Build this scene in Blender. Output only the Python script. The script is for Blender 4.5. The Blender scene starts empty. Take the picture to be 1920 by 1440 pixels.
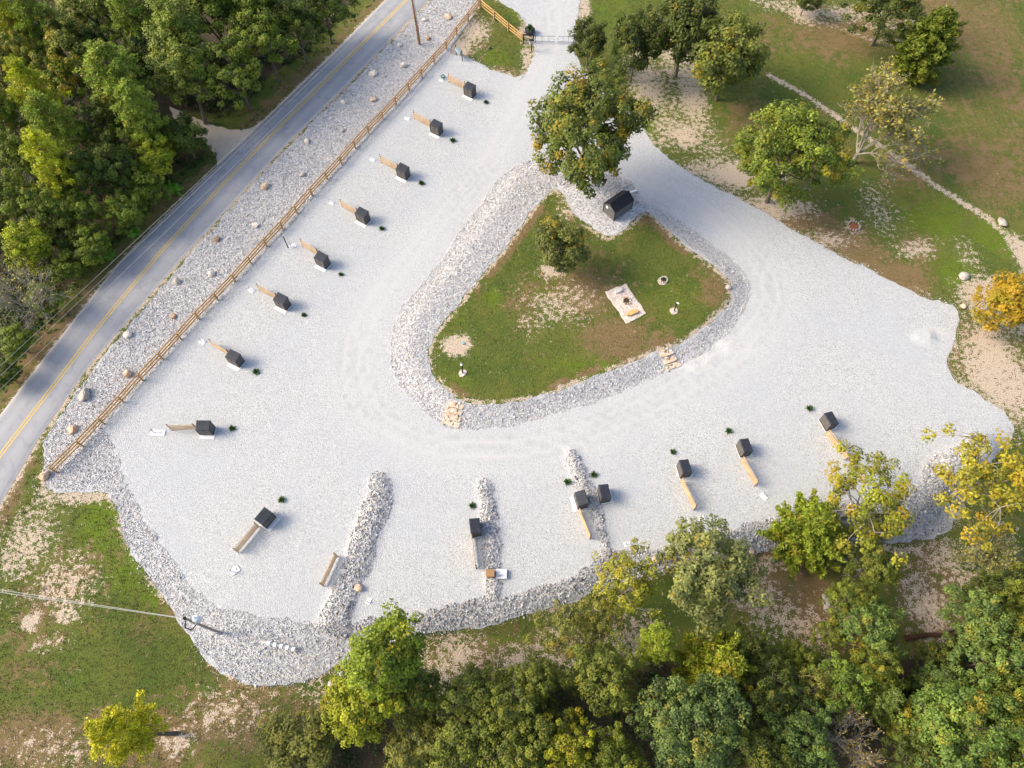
import bpy, math, random
import numpy as np
from mathutils import Vector, Matrix
from mathutils.geometry import delaunay_2d_cdt

# ------------------------------------------------------------------ camera, sky, sun, exposure
S = bpy.context.scene
CAM_H, FPX, TILT = 80.0, 1333.0, math.atan(692/1333.0)
cam = bpy.data.cameras.new('camera'); cam_o = bpy.data.objects.new('camera', cam)
S.collection.objects.link(cam_o); S.camera = cam_o
cam_o.location = (0, 0, CAM_H); cam_o.rotation_euler = (TILT, 0, 0)
cam.sensor_width = 36; cam.lens = 36*FPX/1920; cam.clip_start = 1; cam.clip_end = 6000
SUN_EL, SUN_AZ = math.radians(37), math.radians(176)     # the sun stands low on the left of the view
w = bpy.data.worlds.new('World'); S.world = w; w.use_nodes = True
wn = w.node_tree; bg = wn.nodes['Background']
sky = wn.nodes.new('ShaderNodeTexSky'); sky.sky_type = 'NISHITA'; sky.sun_disc = False
sky.sun_elevation = SUN_EL; sky.sun_rotation = math.pi/2 - SUN_AZ
sky.air_density = .8; sky.dust_density = 3.5; sky.ozone_density = .8
wn.links.new(sky.outputs[0], bg.inputs[0]); bg.inputs[1].default_value = 0.15
sun = bpy.data.lights.new('sun', 'SUN'); sun.energy = 1.5; sun.angle = math.radians(24); sun.color = (1.0, .85, .62)
sun_o = bpy.data.objects.new('sun', sun); S.collection.objects.link(sun_o)
sd = Vector((math.cos(SUN_EL)*math.cos(SUN_AZ), math.cos(SUN_EL)*math.sin(SUN_AZ), math.sin(SUN_EL)))
sun_o.rotation_euler = sd.to_track_quat('Z', 'Y').to_euler(); sun_o.location = (-60, 20, 90)
S.view_settings.view_transform = 'Standard'; S.view_settings.look = 'None'
S.view_settings.exposure = 1.12; S.view_settings.gamma = 1

# ------------------------------------------------------------------ helpers
C = S.collection
rng = np.random.default_rng(7); random.seed(7)
cT, sT = math.cos(TILT), math.sin(TILT)
def G(px, py, z=0.0):
    """survey: where the sight line through a photo point meets the level z"""
    dx, dy = (px-960)/FPX, (720-py)/FPX
    Y, Z = dy*cT+sT, dy*sT-cT
    k = (z-CAM_H)/Z
    return np.array([k*dx, k*Y]), k
def ss(x, a=0., b=1.):
    t = np.clip((x-a)/(b-a), 0, 1); return t*t*(3-2*t)
def inside(P, poly):
    x, y = P[:, 0], P[:, 1]; r = np.zeros(len(P), bool); n = len(poly)
    for i in range(n):
        x1, y1 = poly[i]; x2, y2 = poly[(i+1) % n]
        if y1 == y2: continue
        c = (y1 > y) != (y2 > y)
        r ^= c & (x < (x2-x1)*(y-y1)/(y2-y1)+x1)
    return r
def ldist(P, line, closed=False):
    d = np.full(len(P), 1e9); n = len(line)
    for i in range(n if closed else n-1):
        a = np.array(line[i]); b = np.array(line[(i+1) % n]); e = b-a; L = (e*e).sum()
        if L < 1e-9: continue
        t = np.clip(((P-a)@e)/L, 0, 1)[:, None]
        q = P-(a+t*e); d = np.minimum(d, (q*q).sum(1))
    return np.sqrt(d)
def sdist(P, poly):                                   # > 0 inside
    d = ldist(P, poly, True); return np.where(inside(P, poly), d, -d)
def chaikin(p, n=2, closed=True):
    p = [np.array(q, float) for q in p]
    for _ in range(n):
        o = []; m = len(p)
        for i in range(m if closed else m-1):
            a, b = p[i], p[(i+1) % m]; o += [a*.75+b*.25, a*.25+b*.75]
        if not closed: o = [p[0]]+o+[p[-1]]
        p = o
    return np.array(p)
def resample(p, step, closed=False):
    p = np.array(p)
    if closed: p = np.vstack([p, p[:1]])
    s = np.r_[0, np.cumsum(np.hypot(*(p[1:]-p[:-1]).T))]
    n = max(2, int(s[-1]/step)); t = np.linspace(0, s[-1], n+1)
    if closed: t = t[:-1]
    return np.c_[np.interp(t, s, p[:, 0]), np.interp(t, s, p[:, 1])]
def vnoise(P, f, seed=0):                             # smooth value noise for shaping and placing
    r = np.random.default_rng(seed); T = r.random((64, 64))
    q = P*f; i = np.floor(q).astype(int); u = q-i; u = u*u*(3-2*u)
    a = T[i[:, 0] % 64, i[:, 1] % 64]; b = T[(i[:, 0]+1) % 64, i[:, 1] % 64]
    c = T[i[:, 0] % 64, (i[:, 1]+1) % 64]; d = T[(i[:, 0]+1) % 64, (i[:, 1]+1) % 64]
    return (a*(1-u[:, 0])+b*u[:, 0])*(1-u[:, 1])+(c*(1-u[:, 0])+d*u[:, 0])*u[:, 1]

def npmesh(name, V, F, smooth=False, attrs=None):
    V = np.asarray(V, np.float32); F = np.asarray(F, np.int32); k = F.shape[1]
    me = bpy.data.meshes.new(name)
    me.vertices.add(len(V)); me.vertices.foreach_set('co', V.ravel())
    me.loops.add(F.size); me.loops.foreach_set('vertex_index', F.ravel())
    me.polygons.add(len(F)); me.polygons.foreach_set('loop_start', np.arange(0, F.size, k, dtype=np.int32))
    if smooth: me.polygons.foreach_set('use_smooth', np.ones(len(F), bool))
    for n, a in (attrs or {}).items():
        me.attributes.new(n, 'FLOAT', 'POINT').data.foreach_set('value', np.asarray(a, np.float32))
    me.update(calc_edges=True); me.validate()
    return me
def link(name, data, mat=None, parent=None, loc=(0, 0, 0), rz=0):
    o = bpy.data.objects.new(name, data); C.objects.link(o)
    o.location = loc; o.rotation_euler = (0, 0, rz)
    if parent: o.parent = parent
    if mat and data and not data.materials: data.materials.append(mat)
    return o
def tag(o, label=None, cat=None, group=None, kind=None):
    if label: o['label'] = label
    if cat: o['category'] = cat
    if group: o['group'] = group
    if kind: o['kind'] = kind
    return o
class MB:
    """collects simple solids into one mesh"""
    def __init__(s): s.v = []; s.f = []; s.n = 0
    def add(s, v, f):
        s.v += [tuple(q) for q in v]; s.f += [tuple(i+s.n for i in q) for q in f]; s.n += len(v); return s
    def box(s, x0, x1, y0, y1, z0, z1, bev=0.0):
        if bev <= 0:
            v = [(x, y, z) for z in (z0, z1) for (x, y) in ((x0, y0), (x1, y0), (x1, y1), (x0, y1))]
            return s.add(v, [(3, 2, 1, 0), (4, 5, 6, 7), (0, 1, 5, 4), (1, 2, 6, 5), (2, 3, 7, 6), (3, 0, 4, 7)])
        b = bev; R = []
        for z, i in ((z0, b), (z0+b, 0), (z1-b, 0), (z1, b)):
            R.append([(x0+i+b, y0+i, z), (x1-i-b, y0+i, z), (x1-i, y0+i+b, z), (x1-i, y1-i-b, z), (x1-i-b, y1-i, z), (x0+i+b, y1-i, z), (x0+i, y1-i-b, z), (x0+i, y0+i+b, z)])
        return s.loft(R)
    def loft(s, R, cap=True):
        n = len(R[0]); v = [q for r in R for q in r]; f = []
        for k in range(len(R)-1):
            for i in range(n):
                j = (i+1) % n; f.append((k*n+i, k*n+j, (k+1)*n+j, (k+1)*n+i))
        if cap: f += [tuple(range(n-1, -1, -1)), tuple(range((len(R)-1)*n, len(R)*n))]
        return s.add(v, f)
    def tube(s, pts, rad, sides=6):
        pts = [Vector(p) for p in pts]; R = []
        if not hasattr(rad, '__len__'): rad = [rad]*len(pts)
        for i, p in enumerate(pts):
            d = (pts[min(i+1, len(pts)-1)]-pts[max(i-1, 0)]).normalized()
            a = d.cross(Vector((0, 0, 1)));  a = a if a.length > .05 else d.cross(Vector((1, 0, 0)))
            a.normalize(); b = d.cross(a)
            R.append([tuple(p+(a*math.cos(t)+b*math.sin(t))*rad[i]) for t in [2*math.pi*q/sides for q in range(sides)]])
        return s.loft(R)
    def lathe(s, prof, sides=12, c=(0, 0, 0)):
        R = [[(c[0]+r*math.cos(2*math.pi*q/sides), c[1]+r*math.sin(2*math.pi*q/sides), c[2]+z) for q in range(sides)] for r, z in prof]
        return s.loft(R)
    def mesh(s, name, smooth=False):
        me = bpy.data.meshes.new(name); me.from_pydata(s.v, [], s.f); me.update()
        import bmesh
        bm = bmesh.new(); bm.from_mesh(me); bmesh.ops.recalc_face_normals(bm, faces=bm.faces); bm.to_mesh(me); bm.free()
        if smooth:
            for p in me.polygons: p.use_smooth = True
        return me
    def obj(s, name, mat, parent=None, loc=(0, 0, 0), rz=0, smooth=False):
        return link(name, s.mesh(name, smooth), mat, parent, loc, rz)
def thing(name, loc, rz=0, label=None, cat=None, group=None):
    o = bpy.data.objects.new(name, None); C.objects.link(o); o.empty_display_size = .3
    o.location = loc; o.rotation_euler = (0, 0, rz); tag(o, label, cat, group); return o
def copy_thing(o, parent=None):
    c = o.copy(); C.objects.link(c)
    if parent: c.parent = parent
    for ch in list(o.children): copy_thing(ch, c)
    return c

# ------------------------------------------------------------------ materials
class NT:
    def __init__(s, name):
        s.m = bpy.data.materials.new(name); s.m.use_nodes = True; s.t = s.m.node_tree
        s.b = s.t.nodes['Principled BSDF']; s.b.inputs['Roughness'].default_value = .85
        s.b.inputs['Specular IOR Level'].default_value = .25
        s.pos = None
    def n(s, t, **k):
        o = s.t.nodes.new(t)
        for a, v in k.items(): setattr(o, a, v)
        return o
    def set(s, sock, v):
        if hasattr(v, 'is_output'): s.t.links.new(v, sock)
        elif isinstance(v, (tuple, list)): sock.default_value = tuple(v)+((1,) if len(v) == 3 and len(sock.default_value) == 4 else ())
        else: sock.default_value = v
    def P(s, obj=False):
        if s.pos is None:
            s.pos = s.n('ShaderNodeTexCoord').outputs['Object'] if obj else s.n('ShaderNodeNewGeometry').outputs['Position']
        return s.pos
    def noise(s, scale, detail=4, rough=.6, vec=None, dist=0.):
        o = s.n('ShaderNodeTexNoise'); s.set(o.inputs['Vector'], vec or s.P()); o.inputs['Scale'].default_value = scale
        o.inputs['Detail'].default_value = detail; o.inputs['Roughness'].default_value = rough; o.inputs['Distortion'].default_value = dist
        return o.outputs['Fac']
    def voro(s, scale, out='Color', feat='F1', vec=None):
        o = s.n('ShaderNodeTexVoronoi', feature=feat); s.set(o.inputs['Vector'], vec or s.P()); o.inputs['Scale'].default_value = scale
        return o.outputs[out]
    def math(s, op, a, b=0., c=None, clamp=False):
        o = s.n('ShaderNodeMath', operation=op, use_clamp=clamp); s.set(o.inputs[0], a); s.set(o.inputs[1], b)
        if c is not None: s.set(o.inputs[2], c)
        return o.outputs[0]
    def step(s, v, a, b, lo=0., hi=1.):
        o = s.n('ShaderNodeMapRange', interpolation_type='SMOOTHSTEP'); s.set(o.inputs[0], v)
        for i, q in enumerate((a, b, lo, hi)): o.inputs[i+1].default_value = q
        return o.outputs[0]
    def mix(s, f, a, b, mode='MIX'):
        o = s.n('ShaderNodeMix', data_type='RGBA', blend_type=mode); s.set(o.inputs[0], f); s.set(o.inputs[6], a); s.set(o.inputs[7], b)
        return o.outputs[2]
    def ramp(s, v, stops):
        o = s.n('ShaderNodeValToRGB'); s.set(o.inputs[0], v); e = o.color_ramp.elements
        while len(e) < len(stops): e.new(.5)
        for q, (p, c) in zip(e, stops): q.position = p; q.color = tuple(c)+(1,)
        return o.outputs[0]
    def attr(s, name, out='Fac'):
        return s.n('ShaderNodeAttribute', attribute_name=name).outputs[out]
    def bump(s, h, st=.5, dist=.05):
        o = s.n('ShaderNodeBump'); s.set(o.inputs['Height'], h); o.inputs['Strength'].default_value = st; o.inputs['Distance'].default_value = dist
        s.t.links.new(o.outputs[0], s.b.inputs['Normal'])
    def col(s, c): s.set(s.b.inputs['Base Color'], c)
    def rough(s, v): s.set(s.b.inputs['Roughness'], v)
def plain(name, c, rough=.7, var=.15, scale=3., metal=0., obj=True):
    k = NT(name); k.P(obj); v = k.noise(scale, 5)
    a = tuple(q*(1-var*2) for q in c); b = tuple(min(1, q*(1+var*2)) for q in c)
    k.col(k.mix(v, a, b)); k.rough(rough); k.b.inputs['Metallic'].default_value = metal
    return k.m
def wood(name, a, b, scale=6.):
    k = NT(name); k.P(True)
    mp = k.n('ShaderNodeMapping'); k.set(mp.inputs['Vector'], k.P()); mp.inputs['Scale'].default_value = (.6, 6, 6)
    g = k.noise(scale, 6, .65, mp.outputs[0]); h = k.noise(.8, 3)
    r = k.n('ShaderNodeObjectInfo').outputs['Random']
    c = k.mix(g, a, b); c = k.mix(k.step(h, .35, .7), c, tuple(q*.8 for q in a)); c = k.mix(k.math('MULTIPLY', r, .35), c, tuple(q*.75 for q in b))
    k.col(c); k.bump(g, .3, .01); return k.m

M = {}
M['fence_wood'] = wood('fence_wood', (.40, .22, .075), (.56, .35, .14))
M['new_wood'] = wood('new_wood', (.52, .31, .10), (.68, .45, .18))
M['screen_wood'] = wood('screen_wood', (.55, .36, .19), (.70, .51, .31))
M['dark_wood'] = wood('dark_wood', (.075, .035, .015), (.15, .07, .03))
M['pole_wood'] = wood('pole_wood', (.30, .15, .075), (.42, .24, .13))
M['pole_grey'] = wood('pole_grey', (.30, .25, .19), (.42, .36, .28))
M['bark'] = wood('bark', (.10, .08, .06), (.22, .18, .14))
M['grey_bark'] = wood('grey_bark', (.29, .255, .20), (.42, .38, .31))
M['pale_bark'] = wood('pale_bark', (.26, .225, .18), (.40, .355, .30))
M['concrete'] = plain('concrete', (.72, .715, .70), .9, .08, 4)
M['white_plastic'] = plain('white_plastic', (.82, .82, .82), .45, .04, 2)
M['black_metal'] = plain('black_metal', (.016, .016, .018), .45, .1, 5)
M['grey_metal'] = plain('grey_metal', (.30, .32, .35), .5, .12, 4, .3)
M['blue_grey'] = plain('blue_grey', (.22, .36, .44), .45, .08, 3)
M['green_hose'] = plain('green_hose', (.02, .18, .13), .4, .12, 8)
M['cable'] = plain('cable', (.42, .42, .38), .6, .05, 1)
M['brown_box'] = plain('brown_box', (.33, .19, .09), .7, .1, 4)
M['terracotta'] = plain('terracotta', (.30, .11, .05), .8, .15, 5)
# charcoal resin of the storage boxes: vertical panel grooves, dust
def resin(name, c, groove):
    k = NT(name); k.P(True)
    sx = k.n('ShaderNodeSeparateXYZ'); k.set(sx.inputs[0], k.P())
    fr = k.math('FRACT', k.math('MULTIPLY', sx.outputs[0], groove))
    gv = k.step(fr, .0, .12); dust = k.noise(1.7, 6)
    k.col(k.mix(k.step(dust, .4, .8), c, tuple(q*1.5+.008 for q in c))); k.bump(gv, .6, .012); k.rough(.62); return k.m
M['resin_wall'] = resin('resin_wall', (.10, .092, .085), 5)  # lighter, warmer than the roof: sunlight on the wall put into its colour
M['resin_roof'] = resin('resin_roof', (.038, .042, .052), 7)  # same resin, darker and bluer: the sky-lit top put into its colour
M['resin_trim'] = plain('resin_trim', (.026, .026, .028), .6, .1, 3)
k = NT('shed_shingle'); k.P(True)
br = k.n('ShaderNodeTexBrick'); k.set(br.inputs['Vector'], k.P()); br.inputs['Scale'].default_value = 3.2; br.offset = .37
br.inputs['Color1'].default_value = (.026, .026, .030, 1); br.inputs['Color2'].default_value = (.070, .064, .068, 1); br.inputs['Mortar'].default_value = (.01, .01, .012, 1); br.inputs['Mortar Size'].default_value = .015
br.inputs['Brick Width'].default_value = .8; br.inputs['Row Height'].default_value = .3; br.inputs['Bias'].default_value = -.2
k.col(k.mix(k.noise(7, 4), br.outputs[0], (.03, .03, .036))); k.bump(br.outputs['Fac'], .6, .02); M['shingle'] = k.m
M['shed_wall'] = resin('shed_wall', (.125, .122, .115), 4)

# crushed stone of the lot: attr rock = coarse bank stone, track = packed wheel lanes, blue tint elsewhere
k = NT('crushed_stone')
rock, track = k.attr('rock'), k.attr('track')
dust = k.attr('dust'); v1 = k.voro(13.); v2 = k.voro(5.); sep = k.n('ShaderNodeSeparateColor'); k.set(sep.inputs[0], v1); sep2 = k.n('ShaderNodeSeparateColor'); k.set(sep2.inputs[0], v2)
fine = k.ramp(sep.outputs[0], [(0., (.23, .234, .234)), (.2, (.375, .385, .383)), (.6, (.455, .467, .463)), (1., (.575, .58, .568))])
big = k.noise(.11, 5, .6); mid = k.noise(1.1, 5, .65)
fine = k.mix(k.step(big, .35, .68, 0., .55), fine, (.40, .428, .447)); fine = k.mix(k.step(mid, .45, .75, 0., .3), fine, (.56, .555, .54))
fine = k.mix(k.math('MULTIPLY', track, .85), fine, (.485, .485, .474))
coarse = k.ramp(sep2.outputs[1], [(0., (.26, .26, .27)), (.4, (.46, .46, .47)), (1., (.66, .65, .63))])
fine = k.mix(k.math('MULTIPLY', dust, k.step(mid, .3, .6)), fine, (.60, .585, .55))
fine = k.mix(k.math('MULTIPLY', k.attr('rut'), k.step(mid, .3, .6, .25, .6)), fine, (.33, .332, .326))
k.col(k.mix(rock, fine, coarse))
d1 = k.voro(8., 'Distance')
k.bump(k.math('ADD', k.math('MULTIPLY', d1, k.math('SUBTRACT', 1., k.math('MULTIPLY', track, .7))), k.noise(3, 4)), .7, .06); M['gravel'] = k.m

def stone_mat(name, stops, warm):
    k = NT(name); r = k.attr('rnd'); c = k.ramp(r, stops)
    c = k.mix(k.math('MULTIPLY', k.step(k.attr('rnd2'), .72, .8), .7), c, warm); k.col(c); k.rough(.9); return k.m
M['bank_stone'] = stone_mat('bank_stone', [(0., (.22, .226, .23)), (.2, (.43, .442, .44)), (.7, (.58, .592, .585)), (1., (.78, .785, .765))], (.58, .48, .36))
M['bank_stone_grey'] = stone_mat('bank_stone_grey', [(0., (.13, .136, .142)), (.3, (.31, .32, .323)), (.75, (.48, .492, .487)), (1., (.70, .705, .69))], (.46, .40, .32))
M['step_stone'] = stone_mat('step_stone', [(0., (.32, .25, .16)), (.4, (.52, .43, .31)), (1., (.70, .64, .53))], (.50, .27, .12))
def boulder_mat(name, a, b):
    k = NT(name); k.P(True); k.col(k.mix(k.step(k.noise(2.2, 6, .7, dist=.6), .35, .65), a, b)); k.bump(k.noise(7, 6), .7, .05); return k.m
M['boulder_tan'] = boulder_mat('boulder_tan', (.62, .52, .40), (.46, .27, .14))
M['boulder_white'] = boulder_mat('boulder_white', (.74, .70, .64), (.56, .47, .36))
M['boulder_brown'] = boulder_mat('boulder_brown', (.50, .36, .24), (.30, .16, .08))
M['boulder_grey'] = boulder_mat('boulder_grey', (.50, .46, .41), (.30, .26, .22))
M['slab_tan'] = boulder_mat('slab_tan', (.66, .43, .18), (.54, .31, .11))
M['patio'] = NT('pink_gravel').m
k = NT('patio_gravel'); sp = k.n('ShaderNodeSeparateColor'); k.set(sp.inputs[0], k.voro(9)); k.col(k.ramp(sp.outputs[0], [(0., (.36, .27, .22)), (.4, (.60, .50, .43)), (1., (.76, .68, .60))])); k.bump(k.voro(9, 'Distance'), .6, .04); M['patio'] = k.m

# asphalt: worn, sealed cracks, pale wheel lanes
k = NT('asphalt'); a = k.noise(.5, 6, .65); b = k.noise(14, 3); u = k.attr('across')
ln = k.math('ABSOLUTE', k.math('SUBTRACT', k.math('ABSOLUTE', k.math('SUBTRACT', u, .5)), .25))
c = k.mix(b, (.26, .265, .275), (.35, .355, .365)); c = k.mix(k.step(ln, .02, .13, .5, 0.), c, (.37, .375, .385)); c = k.mix(k.step(a, .5, .72, 0., .45), c, (.20, .205, .22))
sx = k.n('ShaderNodeTexVoronoi', feature='DISTANCE_TO_EDGE'); k.set(sx.inputs['Vector'], k.P()); sx.inputs['Scale'].default_value = .09
c = k.mix(k.step(k.noise(.35, 3, .5, dist=2.), .60, .615, 0., .25), c, (.20, .205, .215))
edge = k.math('ABSOLUTE', k.math('SUBTRACT', u, .5)); c = k.mix(k.step(k.math('ADD', edge, k.math('MULTIPLY', k.noise(1.2, 5), .06)), .485, .53, 0., .8), c, (.47, .45, .42))
k.col(c); k.bump(b, .3, .01); k.rough(.8); M['asphalt'] = k.m
k = NT('road_paint'); k.col(k.mix(k.step(k.noise(5, 6, .7), .42, .62), (.68, .47, .10), (.50, .38, .17))); M['paint'] = k.m
k = NT('packed_dirt'); k.col(k.mix(k.noise(.9, 6, .65), (.42, .36, .28), (.62, .54, .42))); k.bump(k.noise(9, 4), .5, .03); M['packed_dirt'] = k.m

# ground: grass, dry grass, bare soil, forest litter, with the patches carried as attributes
k = NT('ground')
dirt, brown, lush, dark = k.attr('dirt'), k.attr('brown'), k.attr('lush'), k.attr('dark')
nA, nB, nC, nD = k.noise(.22, 6, .6), k.noise(1.6, 7, .68), k.noise(7, 4, .7), k.noise(.6, 5, .6)
c = k.mix(k.step(nA, .35, .65), (.115, .130, .023), (.072, .108, .017))
c = k.mix(k.step(k.math('ADD', lush, k.math('MULTIPLY', k.math('SUBTRACT', nD, .5), 1.3)), .25, .8), c, (.105, .155, .012))
mpS = k.n('ShaderNodeMapping'); k.set(mpS.inputs['Vector'], k.P()); mpS.inputs['Rotation'].default_value = (0, 0, -.25); mpS.inputs['Scale'].default_value = (1.6, .09, 1.); big_ = k.noise(.07, 4, .55); brown = k.math('ADD', brown, k.math('MULTIPLY', k.math('SUBTRACT', k.noise(1., 5, .6, mpS.outputs[0]), .5), .75)); brown = k.math('ADD', brown, k.step(k.math('ADD', k.math('MULTIPLY', nD, .5), k.math('MULTIPLY', big_, .5)), .5, .62, 0., .45)); c = k.mix(k.step(k.math('ADD', brown, k.math('MULTIPLY', k.math('SUBTRACT', nB, .5), 1.3)), .25, .75), c, k.mix(nD, (.145, .10, .042), (.225, .158, .075)))
c = k.mix(k.step(k.math('ADD', dark, k.math('MULTIPLY', k.math('SUBTRACT', nD, .5), .5)), .4, .7), c, k.mix(nB, (.030, .028, .011), (.080, .058, .033)))  # litter tone, darkened further to paint in shade between the crowns
soil = k.mix(nC, (.34, .26, .175), (.62, .53, .415)); soil = k.mix(k.step(nA, .45, .7, 0., .6), soil, (.52, .40, .29))
mot = k.math('ADD', k.math('MULTIPLY', k.math('SUBTRACT', nB, .5), 2.6), k.math('ADD', k.math('MULTIPLY', k.math('SUBTRACT', nC, .5), 1.9), k.math('MULTIPLY', k.math('SUBTRACT', nA, .5), .8)))
dm = k.step(k.math('ADD', dirt, mot), .52, .68)
c = k.mix(dm, c, soil)
c = k.mix(1., c, k.ramp(nC, [(0.25, (.55, .55, .55)), (.5, (1., 1., 1.)), (.75, (1.5, 1.45, 1.35))]), 'MULTIPLY')
k.col(c); k.bump(k.math('ADD', nC, nB), .8, .12); k.rough(.95); M['ground'] = k.m
k = NT('grass_blades'); c = k.mix(k.attr('lush'), (.098, .128, .021), (.115, .175, .015)); c = k.mix(k.attr('brown'), c, (.25, .18, .085)); c = k.mix(k.math('MULTIPLY', k.attr('rnd'), .5), c, (.24, .23, .07)); k.col(c); M['grass'] = k.m

def leaf_mat(name, yellow, orange):
    k = NT(name); oi = k.n('ShaderNodeObjectInfo'); t, a = k.attr('tint'), k.attr('aut')
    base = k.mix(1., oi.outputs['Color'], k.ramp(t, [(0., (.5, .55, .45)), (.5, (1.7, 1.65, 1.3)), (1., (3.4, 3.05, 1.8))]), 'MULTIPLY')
    y = k.mix(k.step(k.math('ADD', t, k.math('MULTIPLY', oi.outputs['Random'], .3)), .55, .95), yellow, orange)
    base = k.mix(k.math('MULTIPLY', k.step(k.math('SUBTRACT', oi.outputs['Alpha'], a), -.12, .15), .85), base, y)
    k.col(base); k.rough(.55)
    tr = k.n('ShaderNodeBsdfTranslucent'); k.set(tr.inputs[0], k.mix(1., base, (1.5, 1.5, .8), 'MULTIPLY'))
    mx = k.n('ShaderNodeMixShader'); mx.inputs[0].default_value = .14
    out = k.t.nodes['Material Output']; k.t.links.new(k.b.outputs[0], mx.inputs[1]); k.t.links.new(tr.outputs[0], mx.inputs[2]); k.t.links.new(mx.outputs[0], out.inputs[0])
    return k.m
M['leaf'] = leaf_mat('leaf', (.33, .27, .018), (.40, .24, .02))
M['needle'] = leaf_mat('needle', (.26, .24, .02), (.36, .23, .03))
M['undergrowth'] = leaf_mat('undergrowth_leaf', (.18, .16, .02), (.25, .16, .03))

# ------------------------------------------------------------------ site survey (outlines read from the photo, laid on the ground)
def GP(pts, z=0.): return np.array([G(x, y, z)[0] for x, y in pts])
FENCE_PX = [(106.7,886),(156,837),(195.6,795),(233,754.4),(269,713.8),(306,674.2),(340,636.7),(374,599),(409,563),(441.6,528.5),(471.6,495),(500.6,462.5),(530.6,431),(557.5,400.3),(585.7,367.7),(614,337.7),(641,308),(666.7,279),(692,250.7),(718.4,224.3),(742.8,197.8),(767.5,170.8),(791,145),(814,118.8),(837.8,93.7),(857,66.7),(878,40.8),(899,14)]
INNER_PX = [(205,825),(222,851),(236,907),(267,960),(313,1033),(363,1107),(417,1137),(493,1157),(597,1168),(663,1160),(783,1150),(840,1130),(913,1117),(950,1117),(1040,1093),(1107,1060),(1127,1033),(1240,1030),(1280,1003),(1360,997),(1430,970),(1530,948),(1620,940),(1690,935),(1722,902),(1742,858),(1800,835),(1890,775)]
LOTIN = np.vstack([GP(INNER_PX), [[140, 60], [300, 300], [-300, 300], [-300, 0], [-80, 15]], GP([(0,950),(82,905),(120,880)])])
ISL_OUT = chaikin(GP([(1000,293),(940,327),(893,393),(853,443),(833,480),(820,497),(780,543),(750,580),(733,623),(727,673),(740,713),(773,753),(823,792),(840,804),(873,808),(940,803),(1040,777),(1140,747),(1240,703),(1280,682),(1323,660),(1373,620),(1403,570),(1408,540),(1397,513),(1367,481),(1280,418),(1228,386),(1212,392),(1180,330),(1075,300),(1035,290)]), 1)
DIV = [chaikin(GP(p), 1) for p in (
    [(715,878),(738,900),(737,942),(716,997),(702,1053),(680,1103),(663,1150),(655,1200),(590,1190),(597,1164),(613,1122),(641,1056),(658,1003),(683,942),(695,895)],
    [(893,897),(923,897),(930,947),(937,980),(940,1043),(945,1125),(912,1125),(907,1043),(900,977)],
    [(1058,839),(1081,839),(1097,874),(1113,912),(1137,976),(1145,1005),(1148,1050),(1130,1045),(1125,1020),(1107,983),(1096,947),(1074,909),(1065,874)])]
BERM = GP([(1660,985),(1720,962),(1762,925),(1795,880),(1850,850)])
def drop(P):
    return 1.7*ss(40-P[:, 1], 0, 13)*(.5+.5*ss(P[:, 0], -30, -12))*ss(P[:, 0], -46, -30)
def hfun(P):
    P = np.asarray(P, float)
    d = np.maximum(-sdist(P, LOTIN), 0)
    h = -drop(P)*ss(d/4.8)
    h = h+.75*ss(sdist(P, ISL_OUT)/3.6)
    for q in DIV: h = h+.38*ss((sdist(P, q)+.3)/1.5)
    b = ldist(P, BERM); h = h+1.3*ss(1-b/3.2)
    far = np.maximum(-sdist(P, LOTIN)-6, 0)
    return h+.5*(vnoise(P, .06, 3)-.5)*ss(far/10)
def GT(px, py, up=0.):
    z = 0.
    for _ in range(5):
        p, k = G(px, py, z+up); z = float(hfun(p[None])[0])
    return p[0], p[1], z, k
def GTP(pts): return np.array([GT(x, y)[:2] for x, y in pts])

LOT_PX = [(82,827),(83,862),(79,887),(87,922),(133,921),(189,921),(204,929),(217,960),(233,1003),(253,1050),(293,1103),(320,1133),(350,1187),(380,1227),(420,1263),(467,1285),(520,1288),(567,1282),(600,1268),(640,1243),(700,1222),(790,1195),(873,1180),(973,1157),(1073,1130),(1133,1102),(1240,1070),(1377,1044),(1467,1027),(1560,1022),(1657,1018),(1712,1017),(1766,1003),(1793,976),(1823,916),(1850,872),(1905,815),(1890,775),(1840,742),(1783,710),(1772,677),(1787,648),(1793,610),(1800,593),(1793,575),(1773,568),(1719,552),(1679,531),(1640,508),(1573,480),(1480,427),(1420,390),(1363,360),(1313,333),(1280,317),(1257,297),(1233,280),(1205,240),(1180,205),(1130,165),(1080,118),(1076,67),(1083,30),(1088,-10),(1090,-60),(905,-60),(930,0),(975,28),(990,50),(1004,83),(1001,113),(975,151),(935,135),(890,117),(862,104),(840,97),(858,70),(899,12),(915,-60),(870,-60),(809,0),(640,178),(523,293),(357,478),(255,597),(177,690),(110,787)]
LOT = GTP(LOT_PX)
ISL_IN = GTP([(1037,350),(1007,380),(973,427),(937,477),(893,527),(853,577),(820,620),(804,647),(803,690),(817,713),(857,750),(880,757),(940,757),(1007,747),(1073,723),(1173,683),(1240,657),(1280,643),(1323,613),(1357,580),(1372,557),(1370,530),(1347,507),(1313,480),(1280,457),(1240,420),(1217,400),(1207,397),(1180,423),(1143,447),(1113,430),(1083,407),(1063,383),(1055,360)])
RING = GTP([(1000,293),(1035,300),(1040,347)])
def rough_edge(p, step=.6, amp=.22, seed=1, smooth=1):
    p = resample(chaikin(p, smooth), step, True)
    n = np.roll(p, -1, 0)-np.roll(p, 1, 0); n = np.c_[n[:, 1], -n[:, 0]]/(np.hypot(n[:, 0], n[:, 1])[:, None]+1e-9)
    return p+n*((vnoise(p, .55, seed)-.5)*2*amp+(vnoise(p, 1.7, seed+1)-.5)*2*amp)[:, None]
LOT_E = rough_edge(LOT, seed=11); ISL_E = rough_edge(ISL_IN, .5, .2, 21)

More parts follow.
